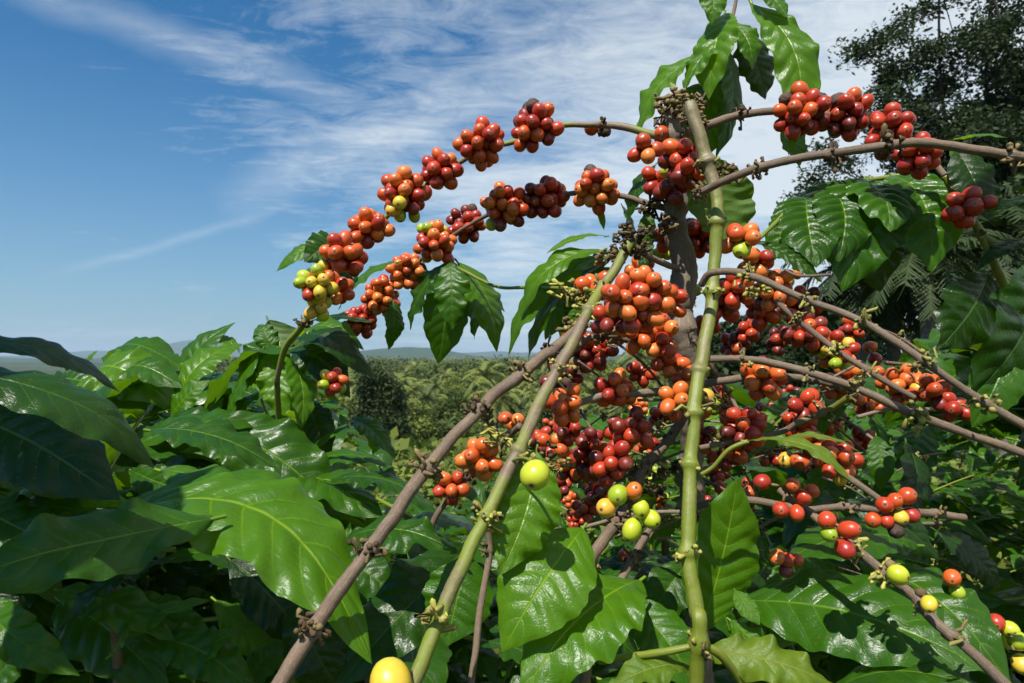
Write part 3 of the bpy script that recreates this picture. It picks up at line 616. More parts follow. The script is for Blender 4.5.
# ================================================================== NEIGHBOURING COFFEE PLANTS
def shoot(parent, root, tipd, ln, sink, keep, depth_leaf=.17, mt='n', limit=None):
    """a leafy shoot: a green stalk with opposite pairs of drooping leaves"""
    pts = [root + tipd * ln * t + Vector((0, 0, -.10 * ln * t * t)) for t in (0, .33, .66, 1)]
    path, ro = smooth_path(pts, [.0035, .003, .0024, .0016], .02)
    if all(keep(p) for p in path):
        V, Q = tube_arrays(path, ro, 6, .1, RS.randrange(999)); STK.setdefault(parent.name, MB()).add(V, Q)
    k = int(ln / .065)
    for j in range(1, k + 1):
        p = path[min(len(path) - 1, int(j / k * (len(path) - 1)))]
        side0 = RS.uniform(0, 3.14) if j % 2 else RS.uniform(1.2, 1.9)
        for s in (0, math.pi):
            a = side0 + s
            d = Vector((math.cos(a), math.sin(a) * .8, RS.uniform(-.5, .25))) + tipd * .5
            if j == k: d += Vector((0, 0, .25))
            d.normalize(); L_ = depth_leaf * RS.uniform(.65, 1.15) * (.75 if j == k else 1)
            t = p + d * L_
            if not (keep(p) and keep(t) and keep((p + t) / 2 + Vector((0, 0, .02)))): continue
            n = Vector((RS.gauss(0, .3), RS.gauss(-.25, .3), 1)); c = LEAFCOUNT.get(parent.name, 0)
            m = RS.choice(mt)
            if limit is not None and c < limit:
                LEAFCOUNT[parent.name] = c + 1; fill_leaf(parent, p + d * .01, t, n, m)
            else: fill_leaf(parent, p + d * .01, t, n, 'n', sink)
STK = {}
def below(prof):
    xs = [p[0] for p in prof]; ys = [p[1] for p in prof]
    def f(v, m=0):
        if v[1] < .3: return False
        x, y = proj(v)
        return y > np.interp(x, xs, ys)
    return f
def bush(parent, n, box, prof, mt='nnnd', size=.17, limit=60, up=.5, ln=(.2, .45), drop=60, block=None):
    sink = MB(); keep0 = below(prof); keep = (lambda v: keep0(v) and not block(v)) if block else keep0
    xs = [p[0] for p in prof]; ys = [p[1] for p in prof]
    cand = []
    for _ in range(n):
        y = RS.uniform(box[2], box[3]); px = RS.uniform(box[0], box[1])
        py = float(np.interp(px, xs, ys)) + RS.uniform(0, 1) ** 1.3 * drop * 6 + 25
        cand.append((py * 1.0 + y * 30, y, px, py))
    cand.sort()
    for _, y, px, py in cand:
        r = P(px, py, y)
        if r.z < .15: continue
        dr = Vector((RS.uniform(-1, 1), RS.uniform(-1, .4), RS.uniform(.0, 1) * up * 2 - .1)).normalized()
        shoot(parent, r, dr, RS.uniform(*ln), sink, keep, size, mt, limit)
    if sink.n:
        o = obj('foliage', sink.mesh('foliage', LEAF), parent); o['kind'] = 'stuff'
    if parent.name in STK: obj('stalks', STK[parent.name].mesh('stalks', GREEN), parent)['kind'] = 'stuff'

# --- near plant filling the lower left corner
nl = thing('coffee_plant', 'coffee plant without cherries whose huge glossy wavy leaves fill the lower left corner', 'coffee plant', (-.45, .6, 0), 'coffee plants on the hillside')
nl.location = (0, 0, 0)
Ln = lambda b, t, w=.4, n='m', m='n', **k: leaf(nl, b, t, w, n, m, **k)
Ln((105, 520, .52), (372, 664, .44), .36, 'u', 'b', arch=.14, droop=.2, fold=.12, wave=.10, wk=4.2, bend=.13, twist=-.2, q=.018)
Ln((78, 540, .53), (352, 562, .52), .34, 'u', 'b', arch=.16, bend=.12, droop=.25, wave=.10, q=.015)
Ln((215, 518, .46), (-60, 590, .38), .34, 'm', 'n', arch=.03, wave=.25, fold=.2, q=.006)
Ln((-70, 372, .36), (155, 470, .40), .33, 'u', 'd', arch=.12, droop=.3, fold=.1, wave=.08, q=.006, twist=.2)
Ln((-60, 345, .42), (120, 392, .48), .30, 'u', 'd', arch=.10, wave=.1, q=.006)
Ln((-30, 420, .55), (120, 500, .50), .4, 'm', 'd'); Ln((10, 500, .60), (110, 470, .58), .4, 'u', 'n'); Ln((-20, 525, .62), (90, 512, .58), .34, 'u', 'n', wave=.25)
Ln((60, 600, .70), (170, 690, .62), .40, 'm', 'n'); Ln((110, 655, .60), (210, 600, .60), .35, 'u', 'b'); Ln((195, 680, .60), (240, 630, .58), .5, 'l', 'b'); Ln((-10, 690, .60), (50, 640, .60), .5, 'm', 'n')
Ln((240, 690, .60), (285, 640, .62), .6, 'm', 'n'); Ln((300, 590, .62), (350, 700, .60), .5, 'm', 'd'); Ln((230, 560, .66), (310, 650, .64), .45, 'm', 'd')
Ln((200, 420, .78), (345, 520, .76), .42, 'm', 'n'); Ln((150, 430, .66), (280, 470, .64), .42, 'u', 'n'); Ln((160, 470, .58), (290, 520, .56), .36, 'u', 'b', wave=.15)
Ln((278, 478, .80), (180, 452, .74), .45, 'u', 'n'); Ln((284, 480, .80), (385, 520, .72), .40, 'u', 'n', arch=.15); Ln((284, 478, .82), (400, 470, .80), .32, 'u', 'n', arch=.12); Ln((282, 478, .8), (230, 560, .72), .45, 'm', 'n'); Ln((300, 470, .85), (350, 425, .85), .3, 'u', 'b')
for (bx, by, tx, ty, d_, m_) in ((-30, 500, 90, 560, .60, 'n'), (60, 590, 175, 640, .62, 'n'), (170, 560, 60, 632, .60, 'd'), (-20, 600, 80, 676, .58, 'n'), (120, 600, 225, 668, .64, 'n'), (10, 455, 130, 505, .64, 'b'),
                               (130, 470, 225, 505, .70, 'n'), (-30, 560, 40, 640, .62, 'd'), (215, 600, 300, 676, .66, 'b'), (150, 640, 260, 700, .60, 'n'), (340, 600, 400, 680, .62, 'n'), (330, 480, 440, 520, .74, 'n')):
    Ln((bx, by, d_), (tx, ty, d_ - .04), RS.uniform(.28, .34), RS.choice('mul'), m_, wave=.2, wk=4)
Ln((20, 340, .60), (-40, 352, .55), .4, 'u', 'b'); Ln((280, 530, .75), (340, 560, .7), .45, 'm', 'n'); Ln((318, 560, .70), (400, 600, .66), .5, 'm', 'n')
stem(nl, [(282, 478, .80), (278, 450, .81), (270, 420, .84), (262, 400, .86)], .0022, GREEN, [(281, 474)], 'twig', 1.5, 3, BUDG, .6)
stem(nl, [(282, 478, .80), (305, 475, .86), ('w', -.2, .95, 1.2), ('w', -.28, .9, .5), ('w', -.35, .85, 0)], [.003, .004, .006, .010, .014], BARK, [], 'stem', 1.4, 6)
stem(nl, [(-40, 560, .45), ('w', -.45, .5, 1.4), ('w', -.45, .6, .9), ('w', -.42, .75, 0)], [.004, .005, .008, .014], BARK, [], 'stem', 1.4, 6)
stem(nl, [(80, 540, .5), ('w', -.36, .62, 1.45), ('w', -.4, .7, .8), ('w', -.42, .75, 0)], [.003, .004, .007, .012], BARK, [], 'stem', 1.4, 6)
PROF_NL = [(-400, 420), (0, 470), (120, 500), (200, 500), (300, 530), (400, 560), (470, 590), (520, 560), (560, 580), (640, 560), (720, 590), (900, 600)]
zone = lambda v: v[1] < .62 or (lambda q: (q[0] < 230 and q[1] > 575 and v[1] < 1.1) or (230 <= q[0] < 330 and q[1] > 650 and v[1] < 1.0))(proj(v))
bush(nl, 210, (-160, 480, .75, 1.6), PROF_NL, 'nnd', .17, 54, .4, block=zone)
def add_shading_leaves(parent, n, x0, x1, y0, y1, d0, d1, t0, t1):
    """unseen leaves added out of frame to shade the given part of the bush"""
    k = tr = 0
    while k < n and tr < 4000:
        tr += 1
        p = P(RS.uniform(x0, x1), RS.uniform(y0, y1), RS.uniform(d0, d1)) + SUN_ * RS.uniform(t0, t1)
        dv = Vector((RS.uniform(-1, 1), RS.uniform(-1, 1), RS.uniform(-.4, .1))).normalized() * RS.uniform(.07, .10); e = (p - dv, p + dv)
        if all(q[1] < .02 or proj(q)[0] < -50 or proj(q)[0] > 1075 or proj(q)[1] < -50 for q in e + (p,)) and all(q[1] > .03 or q[2] > 1.75 for q in e):
            fill_leaf(parent, e[0], e[1], Vector((.1, -.2, 1)), 'n'); k += 1
add_shading_leaves(nl, 36, -40, 170, 590, 700, .6, 1.0, .30, .8); add_shading_leaves(nl, 7, -60, 40, 380, 480, .38, .5, .18, .5)  # unseen leaves added to darken the lower left and the left edge
stem(nl, [('w', -.45, .55, .6), ('w', -.52, .45, 1.4), ('w', -.52, .25, 1.8), ('w', -.48, .12, 1.88)], [.010, .006, .004, .002], BARK, [], 'stem', 1.4, 0)  # added unseen stem that carries the out-of-frame shading leaves

# --- plant behind it that makes the leafy skyline on the left
ml = thing('coffee_plant', 'coffee plant with arching sunlit leaf tips that stand against the sky at left', 'coffee plant', (0, 0, 0), 'coffee plants on the hillside')
Lm = lambda b, t, w=.45, n='m', m='n', **k: leaf(ml, b, t, w, n, m, **k)
Lm((92, 388, .95), (182, 412, .90), .55, 'm', 'b', arch=.32, droop=.2); Lm((110, 366, 1.0), (188, 372, .95), .5, 'u', 'n', arch=.26); Lm((112, 380, .92), (182, 388, .88), .5, 'm', 'n', arch=.2)
Lm((95, 385, .95), (60, 360, .95), .45, 'u', 'd'); Lm((60, 384, .92), (125, 395, .88), .5, 'm', 'n', arch=.2); Lm((84, 368, .95), (98, 350, .95), .4, 'm', 'b'); Lm((100, 400, .9), (60, 372, .9), .4, 'u', 'n')
Lm((176, 402, .92), (242, 344, .98), .46, 'm', 'b', arch=.15); Lm((180, 398, 1.0), (236, 322, 1.02), .42, 'm', 'n', arch=.15); Lm((240, 352, 1.0), (196, 346, 1.02), .4, 'u', 'b', arch=.2)
Lm((272, 336, .90), (245, 392, .86), .55, 'f', 'n', arch=.12); Lm((268, 320, .95), (282, 385, .88), .60, 'd', 'd', arch=.1); Lm((262, 350, .84), (222, 435, .84), .45, 'l', 'n'); Lm((280, 345, .86), (285, 420, .82), .48, 'f', 'b', wave=.2)
Lm((292, 345, .82), (376, 380, .78), .40, 'u', 'd', arch=.28); Lm((296, 332, .86), (372, 322, .84), .36, 'u', 'd'); Lm((290, 350, .84), (350, 398, .82), .5, 'm', 'd', arch=.2); Lm((300, 340, .84), (364, 350, .8), .42, 'u', 'b', arch=.22)
Lm((285, 350, .84), (300, 432, .80), .34, 'r', 'b'); Lm((276, 352, .88), (258, 325, .9), .6, 'm', 'n'); Lm((170, 420, .88), (210, 380, .88), .5, 'm', 'b'); Lm((165, 428, .85), (240, 440, .8), .4, 'u', 'n', arch=.2)
Lm((205, 410, .9), (190, 440, .85), .7, 'm', 'b'); Lm((230, 395, .95), (200, 440, .9), .5, 'l', 'n'); Lm((310, 400, .9), (330, 460, .86), .5, 'm', 'd'); Lm((250, 420, .9), (300, 450, .86), .5, 'm', 'n'); Lm((350, 420, .9), (395, 458, .86), .4, 'u', 'n', arch=.15)
cluster(ml, 333, 382, 14, 5.8, 'm', n=10, d=.74)
PROF_ML = [(-400, 380), (0, 388), (60, 384), (95, 372), (140, 362), (180, 375), (205, 375), (245, 350), (300, 340), (330, 352), (350, 400), (372, 450), (420, 500), (470, 520), (600, 560), (760, 560)]
bush(ml, 230, (-120, 440, 1.0, 2.4), PROF_ML, 'nnnb', .17, 98, .6)
stem(ml, [(95, 385, .95), (75, 420, 1.05), ('w', -.7, 1.2, 1.2), ('w', -.6, 1.3, 0)], [.003, .004, .008, .014], BARKG, [], 'stem')
stem(ml, [(277, 380, .75), (279, 420, .82), ('w', -.32, 1.0, 1.2), ('w', -.35, 1.1, 0)], [.003, .0035, .007, .014], BARKG, [], 'stem')

# --- right edge plant
rt = thing('coffee_plant', 'coffee plant at the right edge with deeply quilted hanging leaves and one cherry bunch', 'coffee plant', (0, 0, 0), 'coffee plants on the hillside')
Lr = lambda b, t, w=.5, n='m', m='n', **k: leaf(rt, b, t, w, n, m, **k)
stem(rt, [(944, 176, .60), (957, 200, .60), (978, 228, .60), (994, 262, .60), (1020, 330, .62), (1050, 430, .66), ('w', .6, .8, 1.2), ('w', .55, .9, 0)], [.0026, .003, .0034, .0036, .004, .005, .009, .014], GREEN, [(957, 200), (981, 236)], 'branch', 1.5, 5, BUDG)
stem(rt, [(981, 236, .60), (1005, 246, .59), (1040, 240, .58)], .0028, GREEN, [], 'branch', 1.3, 3)
stem(rt, [(752, 244, .60), (775, 224, .62), (800, 200, .66), (850, 184, .70), (905, 176, .70), (950, 190, .66)], [.0015, .0018, .002, .0024, .0026, .003], GREEN, [(800, 200), (865, 182)], 'branch', 1.5, 0)
Q_ = dict(q=.036, fold=.22, wave=.10, droop=.1)
Lr((806, 196, .66), (816, 268, .60), .60, 'm', 'n', **Q_); Lr((830, 190, .66), (838, 262, .61), .62, 'm', 'n', **Q_); Lr((868, 180, .68), (842, 292, .62), .56, 'm', 'n', arch=.14, **Q_); Lr((892, 176, .68), (932, 272, .62), .62, 'm', 'n', arch=.16, **Q_)
Lr((850, 184, .68), (880, 292, .66), .62, 'f', 'd', **Q_); Lr((800, 205, .68), (772, 262, .66), .5, 'l', 'n', **Q_); Lr((860, 182, .68), (890, 232, .60), .6, 'm', 'n', **Q_); Lr((755, 242, .62), (822, 282, .60), .42, 'm', 'n', **Q_); Lr((790, 215, .72), (836, 180, .72), .5, 'u', 'n', **Q_)
Lr((905, 178, .68), (950, 226, .66), .6, 'm', 'n', **Q_); Lr((840, 186, .70), (806, 230, .66), .5, 'm', 'n', **Q_)
Lr((950, 142, .62), (1008, 138, .58), .38, 'u', 'b'); Lr((956, 150, .60), (990, 222, .58), .55, 'f', 'd'); Lr((950, 148, .62), (985, 180, .6), .5, 'm', 'n', **Q_); Lr((1050, 200, .56), (984, 216, .56), .34, 'u', 'n')
Lr((988, 274, .60), (938, 350, .56), .52, 'f', 'd', arch=.05, fold=.15, q=.016); Lr((1046, 262, .56), (966, 402, .52), .48, 'r', 'd', arch=.06, fold=.25, wave=.14, q=.018); Lr((1010, 340, .54), (972, 428, .52), .5, 'f', 'n'); Lr((1030, 240, .58), (975, 272, .58), .35, 'u', 'd'); Lr((1040, 400, .6), (1018, 480, .58), .4, 'f', 'd')
cluster(rt, 965, 208, 20, 8.2, 'R', n=10, d=.575)
PROF_RT = [(600, 900), (700, 520), (730, 400), (760, 385), (800, 395), (850, 378), (900, 365), (940, 350), (980, 330), (1024, 320), (1400, 300)]
zr = lambda v: (lambda q: 885 < q[0] < 1040 and 425 < q[1] < 575 and v[1] < 2.0)(proj(v))
bush(rt, 60, (930, 1250, .9, 1.5), [(700, 600), (930, 330), (1300, 280)], 'nnd', .18, 40, .2, drop=12, block=zr)  # extra leafy roof, added to shade the gap beneath it
bush(rt, 150, (740, 1150, .95, 2.2), PROF_RT, 'nndd', .17, 64, .5, block=zr)
add_shading_leaves(rt, 30, 950, 1080, 480, 640, .7, 1.5, .35, 1.3)  # more unseen leaves added, casting shade on the lower right
# --- plants farther down the slope behind the fruiting one
fb = thing('coffee_plant', 'distant coffee plant with tiny cherry bunches glimpsed low between the central stems', 'coffee plant', (0, 0, 0), 'coffee plants on the hillside')
PROF_FB = [(300, 900), (380, 560), (430, 480), (480, 462), (530, 452), (575, 420), (620, 402), (680, 396), (740, 392), (800, 400), (840, 420), (900, 900)]
for (x, y, Rr, r, p, n) in ((640, 407, 11, 3.6, 'O', 12), (648, 417, 8, 3.5, 'g', 7), (598, 425, 11, 3.3, 'O', 12), (612, 430, 8, 3.3, 'O', 6), (577, 518, 13, 3.6, 'R', 18), (571, 500, 8, 3.4, 's', 8), (598, 478, 9, 3.6, 's', 8), (590, 490, 7, 3.4, 'o', 6), (662, 500, 10, 3.6, 'y', 9), (655, 475, 10, 3.6, 'g', 9), (552, 425, 8, 3.4, 's', 7), (700, 500, 9, 4, 'R', 6), (733, 507, 10, 4, 'R', 7), (790, 392, 9, 4, 'R', 5), (735, 395, 9, 4, 's', 5)):
    cluster(fb, x, y, Rr, r, p, n=n)
bush(fb, 170, (400, 840, 1.25, 3.0), PROF_FB, 'nnb', .14, 80, .6, (.15, .35), 45)
stem(fb, [(650, 410, 1.4), (655, 480, 1.45), ('w', .4, 1.6, .9), ('w', .42, 1.6, 0)], [.004, .006, .012, .016], BARK, [], 'stem')

rb = thing('coffee_plant', 'shaded coffee plant in the black gap under the sloping right-hand branches', 'coffee plant', (0, 0, 0), 'coffee plants on the hillside')
bush(rb, 170, (680, 1250, 2.1, 4.2), [(500, 900), (660, 470), (760, 400), (900, 360), (1300, 340)], 'd', .2, 60, .5, (.3, .6))  # dark bush in deep-toned leaves: the gap's shade is partly in their colour
lb_ = thing('coffee_plant', 'coffee plant in deep shade behind the lower left leaves', 'coffee plant', (0, 0, 0), 'coffee plants on the hillside')
bush(lb_, 90, (-250, 420, 1.5, 3.0), [(-400, 420), (100, 440), (300, 470), (400, 540), (500, 600)], 'd', .2, 40, .5, (.3, .6))  # deep leaf tone again, with shade partly put into the colour
# ================================================================== LAND
def sstep(a, b, x): t = np.clip((x - a) / (b - a), 0, 1); return t * t * (3 - 2 * t)
def terrain(x, y):
    x = np.asarray(x, float); y = np.asarray(y, float)
    side = 1 - .62 * sstep(2, 22, x) * (1 - sstep(60, 200, y)) 
    z = -16 * sstep(2.5, 85, y) * side
    z = z + np.sin(x * .031 + 1.3) * np.cos(y * .027) * 2.6 * sstep(40, 160, y) + np.sin(x * .011 + y * .006) * 3.5 * sstep(200, 500, y) * (1 - sstep(1800, 2600, y))
    return z
def tz(x, y): return float(terrain(x, y))
ys = np.concatenate([np.linspace(-60, 4, 14), np.geomspace(5, 16000, 90)])
us = np.linspace(-1, 1, 90)
G = []
for y in ys:
    half = 40 + abs(y) * 1.7
    for u in us:
        x = np.sign(u) * abs(u) ** 1.6 * half; G.append((x, y, tz(x, y)))
n = len(us); i = np.arange(len(ys) - 1)[:, None] * n + np.arange(n - 1)[None, :]
GRD = plain_mat('forest_floor', (.020, .032, .010), (.055, .070, .022), 1.0, .35, spec=.1)
g = obj('ground', mesh_np('ground', G, np.stack([i, i + 1, i + n + 1, i + n], -1).reshape(-1, 4), GRD)); g['kind'] = 'structure'
HILL = plain_mat('forested_hill', (.014, .030, .010), (.035, .062, .018), 1.0, .02, bump=6, spec=.05)
def ridge(name, y0, dep, f, x0, x1, nx=220, ny=16):
    V = []
    for j in range(ny + 1):
        t = j / ny; y = y0 + (t - .3) * dep
        for k in range(nx + 1):
            x = x0 + (x1 - x0) * k / nx
            h = f(x) * math.sin(math.pi * min(1, t * 1.05)) ** .9
            h += mnoise.noise(Vector((x * .004, y * .004, 3))) * 14 * math.sin(math.pi * t) + mnoise.noise(Vector((x * .02, y * .02, 9))) * 3 * math.sin(math.pi * t)
            V.append((x, y, -16 + max(h, -4) - 6))
    i = np.arange(ny)[:, None] * (nx + 1) + np.arange(nx)[None, :]
    o = obj(name, mesh_np(name, V, np.stack([i, i + 1, i + nx + 2, i + nx + 1], -1).reshape(-1, 4), HILL)); o['kind'] = 'structure'
def gs(x, c, w): return math.exp(-((x - c) / w) ** 2)
X = lambda px, y: (px - 512) / F * y
ridge('hills', 3600, 1500, lambda x: 34 + 66 * gs(x, X(400, 3600), 300) + 45 * gs(x, X(575, 3600), 220) + 16 * gs(x, X(290, 3600), 260) + 14 * gs(x, X(640, 3600), 500) - 8 * gs(x, X(560, 3600), 300), -5200, 5200)
ridge('hills', 2300, 900, lambda x: 12 + 14 * gs(x, X(560, 2300), 260) + 12 * gs(x, X(330, 2300), 240) + 8 * gs(x, X(800, 2300), 300), -3600, 3600)
ridge('mountains', 7600, 2200, lambda x: 70 + 190 * gs(x, X(185, 7600), 480) + 60 * gs(x, X(80, 7600), 500) + 70 * gs(x, X(225, 7600), 260) + 50 * gs(x, X(500, 7600), 700), -9000, 9000)

# ------------------------------------------------------------------ trees of the valley
CRM = [plain_mat('broad_crown_leaves', (.016, .036, .006), (.16, .195, .028), .75, .25, .18, (.12, .22, .03), island=True),
       plain_mat('palm_fronds', (.024, .046, .008), (.18, .205, .038), .6, .3, .15, (.12, .2, .03), island=True),
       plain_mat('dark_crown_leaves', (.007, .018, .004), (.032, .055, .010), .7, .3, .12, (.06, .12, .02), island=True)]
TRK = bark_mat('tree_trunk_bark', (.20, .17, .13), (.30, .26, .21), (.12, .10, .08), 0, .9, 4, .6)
def cards(cs, rad, cnt, size, rs, flat=.75, asp=1.6):
    """leaf-sized faces scattered through lobes"""
    V = []
    for c, r in zip(cs, rad):
        p = rs.randn(cnt, 3); p /= np.linalg.norm(p, axis=1)[:, None]; p *= (rs.rand(cnt, 1) ** .45) * r; p[:, 2] *= flat; p += c
        a = rs.randn(cnt, 3); a[:, 2] *= .6; a /= np.linalg.norm(a, axis=1)[:, None]; b = rs.randn(cnt, 3); b -= a * (a * b).sum(1)[:, None]; b /= np.linalg.norm(b, axis=1)[:, None]
        s = size * (.6 + .8 * rs.rand(cnt, 1)); a *= s * asp * .5; b *= s * .5
        V.append(np.stack([p - a, p - b, p + a, p + b], 1).reshape(-1, 3))
    V = np.concatenate(V); return V, np.arange(len(V)).reshape(-1, 4)
def limb_mesh(h, cs, r0, rs, name='trunk'):
    mb = MB()
    top = Vector((rs.randn() * h * .03, rs.randn() * h * .03, h * .62))
    V, Q = tube_arrays(*smooth_path([Vector((0, 0, -1)), Vector((h * .01, 0, h * .3)), top], [r0 * 1.25, r0 * .8, r0 * .5], h * .06), 8, .08, 1); mb.add(V, Q)
    for c in cs[::1]:
        c = Vector(c); b = Vector((0, 0, h * rs.uniform(.3, .6))); m = (b + c) / 2 + Vector((0, 0, -h * .03))
        V, Q = tube_arrays(*smooth_path([b, m, c], [r0 * .4, r0 * .24, r0 * .07], h * .06), 6, .08, 1); mb.add(V, Q)
    return mb.mesh(name, TRK)
def broad_tree(label, seed, h=10, w=4.0, lobes=12, cnt=170, size=.42, m=0):
    rs = np.random.RandomState(seed); t = thing('broadleaf_tree', label, 'tree', group='trees of the valley forest')
    cs = []; rad = []
    for k in range(lobes):
        a = k * 2.4 + rs.rand(); e = rs.rand(); r = w * (.35 + .45 * rs.rand()) * (1 - .55 * e)
        cs.append((math.cos(a) * r, math.sin(a) * r, h * (.48 + .45 * e))); rad.append(w * (.30 + .2 * rs.rand()))
    V, Q = cards(np.array(cs), rad, cnt, size, rs)
    obj('trunk', limb_mesh(h, cs, h * .02, rs), t); obj('crown', mesh_np('crown', V, Q, CRM[m], smooth=False), t)
    return t
def palm_tree(label, seed, h=8, fr=2.6, nf=22, m=1):
    rs = np.random.RandomState(seed); t = thing('palm_tree', label, 'palm', group='palms of the valley forest')
    V, Q = tube_arrays(*smooth_path([Vector((0, 0, -1)), Vector((.15, 0, h * .5)), Vector((0, 0, h))], [.2, .15, .13], .4), 8, .1, 1)
    obj('trunk', mesh_np('trunk', V, Q, TRK), t)
    mb = MB()
    for k in range(nf):
        a = k * 2.39996 + rs.rand() * .3; el = 1.25 - 1.7 * (k / nf) + rs.randn() * .08
        prev = Vector((0, 0, h)); d = Vector((math.cos(a) * math.cos(el), math.sin(a) * math.cos(el), math.sin(el)))
        pts = [prev]
        for j in range(14):
            d = (d + Vector((0, 0, -.085 - .006 * j))).normalized(); prev = prev + d * fr / 14; pts.append(prev)
        sd = Vector((-math.sin(a), math.cos(a), 0)); L_ = []
        for j in range(1, 15):
            p = pts[j]; dd = (pts[j] - pts[j - 1]).normalized()
            for q in (0, .5):
                for s in (-1, 1):
                    ll = .62 * math.sin(math.pi * (.12 + .85 * (j + q) / 15.5)) ** .7 * fr / 2.6
                    e = p + dd * (q * fr / 14 + ll * .5) + sd * s * ll * .85 + Vector((0, 0, -.42 * ll + rs.randn() * .06)); b = p + dd * q * fr / 14; wv = dd * .045 * fr / 2.6
                    L_ += [b - wv, b + wv, e + wv * .4, e - wv * .4]
        mb.add([tuple(v) for v in L_], np.arange(len(L_)).reshape(-1, 4))
        V, Q = tube_arrays(pts, [.035 - .002 * j for j in range(15)], 4, .05, 1); mb.add(V, Q)
    obj('crown', mb.mesh('crown', CRM[m], smooth=False), t)
    return t
def dup(root, loc, rz, s, label):
    r = root.copy(); COL.objects.link(r); r.location = loc; r.rotation_euler = (0, 0, rz); r.scale = (s, s, s * RS.uniform(.9, 1.1)); r['label'] = label
    for ch in list(root.children):
        c = ch.copy(); COL.objects.link(c); c.parent = r
    return r
LB = 'bushy green broadleaf tree in the crowded valley forest below the hill'
LP = 'feathery green palm among the trees of the valley forest below the hill'
protos = [(broad_tree(LB, 1, 10, 3.8, 16, 520, .19), LB), (broad_tree(LB, 2, 12, 4.4, 18, 520, .21), LB), (broad_tree(LB, 3, 8, 3.2, 12, 560, .17), LB), (palm_tree(LP, 4), LP), (palm_tree(LP, 5, 10, 3.0, 26), LP), (palm_tree(LP, 6, 6, 2.8, 20), LP)]
used = [False] * 6; spots = []
tries = 0
while len(spots) < 270 and tries < 30000:
    tries += 1
    y = 58 + 172 * RS.random() ** 1.15; x = X(RS.uniform(315, 700), y)
    dmin = 3.9 + y * .012
    if all((x - a) ** 2 + (y - b) ** 2 > dmin * dmin for a, b in spots): spots.append((x, y))
for (x, y) in spots:
    k = RS.choice((0, 1, 2, 3, 3, 4, 4, 5, 5))
    p, lb = protos[k]; z = tz(x, y); s = RS.uniform(.65, 1.35) * (1.15 if k > 2 else 1) * min(1, .62 + y / 300)
    band = 'at the near edge of the valley forest' if y < 95 else 'in the middle of the valley forest' if y < 150 else 'far out in the valley forest towards the hills'
    lb = ('bushy green broadleaf tree ' if k < 3 else 'feathery green palm ') + band
    if not used[k]: used[k] = True; p['label'] = lb; p.location = (x, y, z); p.rotation_euler = (0, 0, RS.uniform(0, 6)); p.scale = (s, s, s)
    else: dup(p, (x, y, z), RS.uniform(0, 6.28), s, lb)
# the big round tree left of the valley window
x, y = X(378, 60), 60
bt = broad_tree('tall dark round-crowned tree in the valley just right of the skyline leaves', 21, 17.5, 3.7, 34, 520, .17, 2); bt.location = (x, y, P(378, 366, y).z - 16.6)
del bt['group']
# far forest: thousands of crowns to the foot of the hills
rs = np.random.RandomState(9); ico = []
import bmesh
bm = bmesh.new(); bmesh.ops.create_icosphere(bm, subdivisions=2, radius=1); IV = np.array([v.co[:] for v in bm.verts]); IQ = np.array([[v.index for v in f.verts] for f in bm.faces]); bm.free()
Vs = []; Fs = []; nn = 0
FARC = MB()
for k in range(3000):
    y = 185 + 950 * rs.rand() ** .9; x = X(rs.uniform(180, 900), y); s = 2.2 + 5.5 * rs.rand() ** 2
    V, Q = cards(np.array([[x, y, tz(x, y) + 2.5 + s + 2 * rs.rand()]]), [s], 110, .62 + y * .0008, rs, .9); FARC.add(V, Q)
for k in range(5000):
    y = 1000 * 3.6 ** (rs.rand() ** .8); x = X(rs.uniform(120, 1000), y); s = (2.6 + 2.2 * rs.rand()) * (1 + y / 1800)
    V = IV * (1 + .28 * rs.randn(len(IV), 1)) * [s, s, s * rs.uniform(.8, 1.5)] + [x, y, tz(x, y) + 5 + rs.rand() * 3 + (2 if y > 2000 else 0)]
    Vs.append(V); Fs.append(IQ + nn); nn += len(IV)
FAR = plain_mat('far_forest_crowns', (.016, .032, .007), (.115, .140, .028), .9, .045, island=True, spec=.1, iw=(.2, 0, .8))
ff = obj('far_forest_edge', FARC.mesh('far_forest_edge', FAR, smooth=False)); ff['kind'] = 'stuff'; ff['label'] = 'valley forest canopy beyond the separate trees'; ff['category'] = 'forest'
o = obj('far_forest', mesh_np('far_forest', np.concatenate(Vs), np.concatenate(Fs), FAR, smooth=False)); o['kind'] = 'stuff'; o['label'] = 'distant forest canopy stretching to the hazy hills'; o['category'] = 'forest'
# undergrowth on the slope below the plants
for (ya, yb, cnt, n_, sz, rr_) in ((2.6, 9, 1500, 90, .055, .34), (9, 30, 900, 90, .13, .8), (30, 70, 1000, 150, .13, 1.4), (60, 150, 900, 90, .26, 2.0)):
    rs = np.random.RandomState(19 + int(ya)); cs = []; rad = []
    for k in range(cnt):
        y = rs.uniform(ya, yb); x = X(rs.uniform(300, 820), y) if ya > 5 else X(rs.uniform(350, 1700), y); cs.append((x, y, tz(x, y) + (.4 if ya > 5 else rs.uniform(0, .7)))); rad.append(rr_ * (.5 + .8 * rs.rand()))
    V, Q = cards(np.array(cs), rad, n_, sz, rs, .6)
    UG = globals().setdefault('UG', MB()); UG.add(V, Q)
o = obj('undergrowth', UG.mesh('undergrowth', CRM[0], smooth=False)); o['kind'] = 'stuff'; o['label'] = 'tangled green undergrowth on the slope towards the valley'; o['category'] = 'undergrowth'

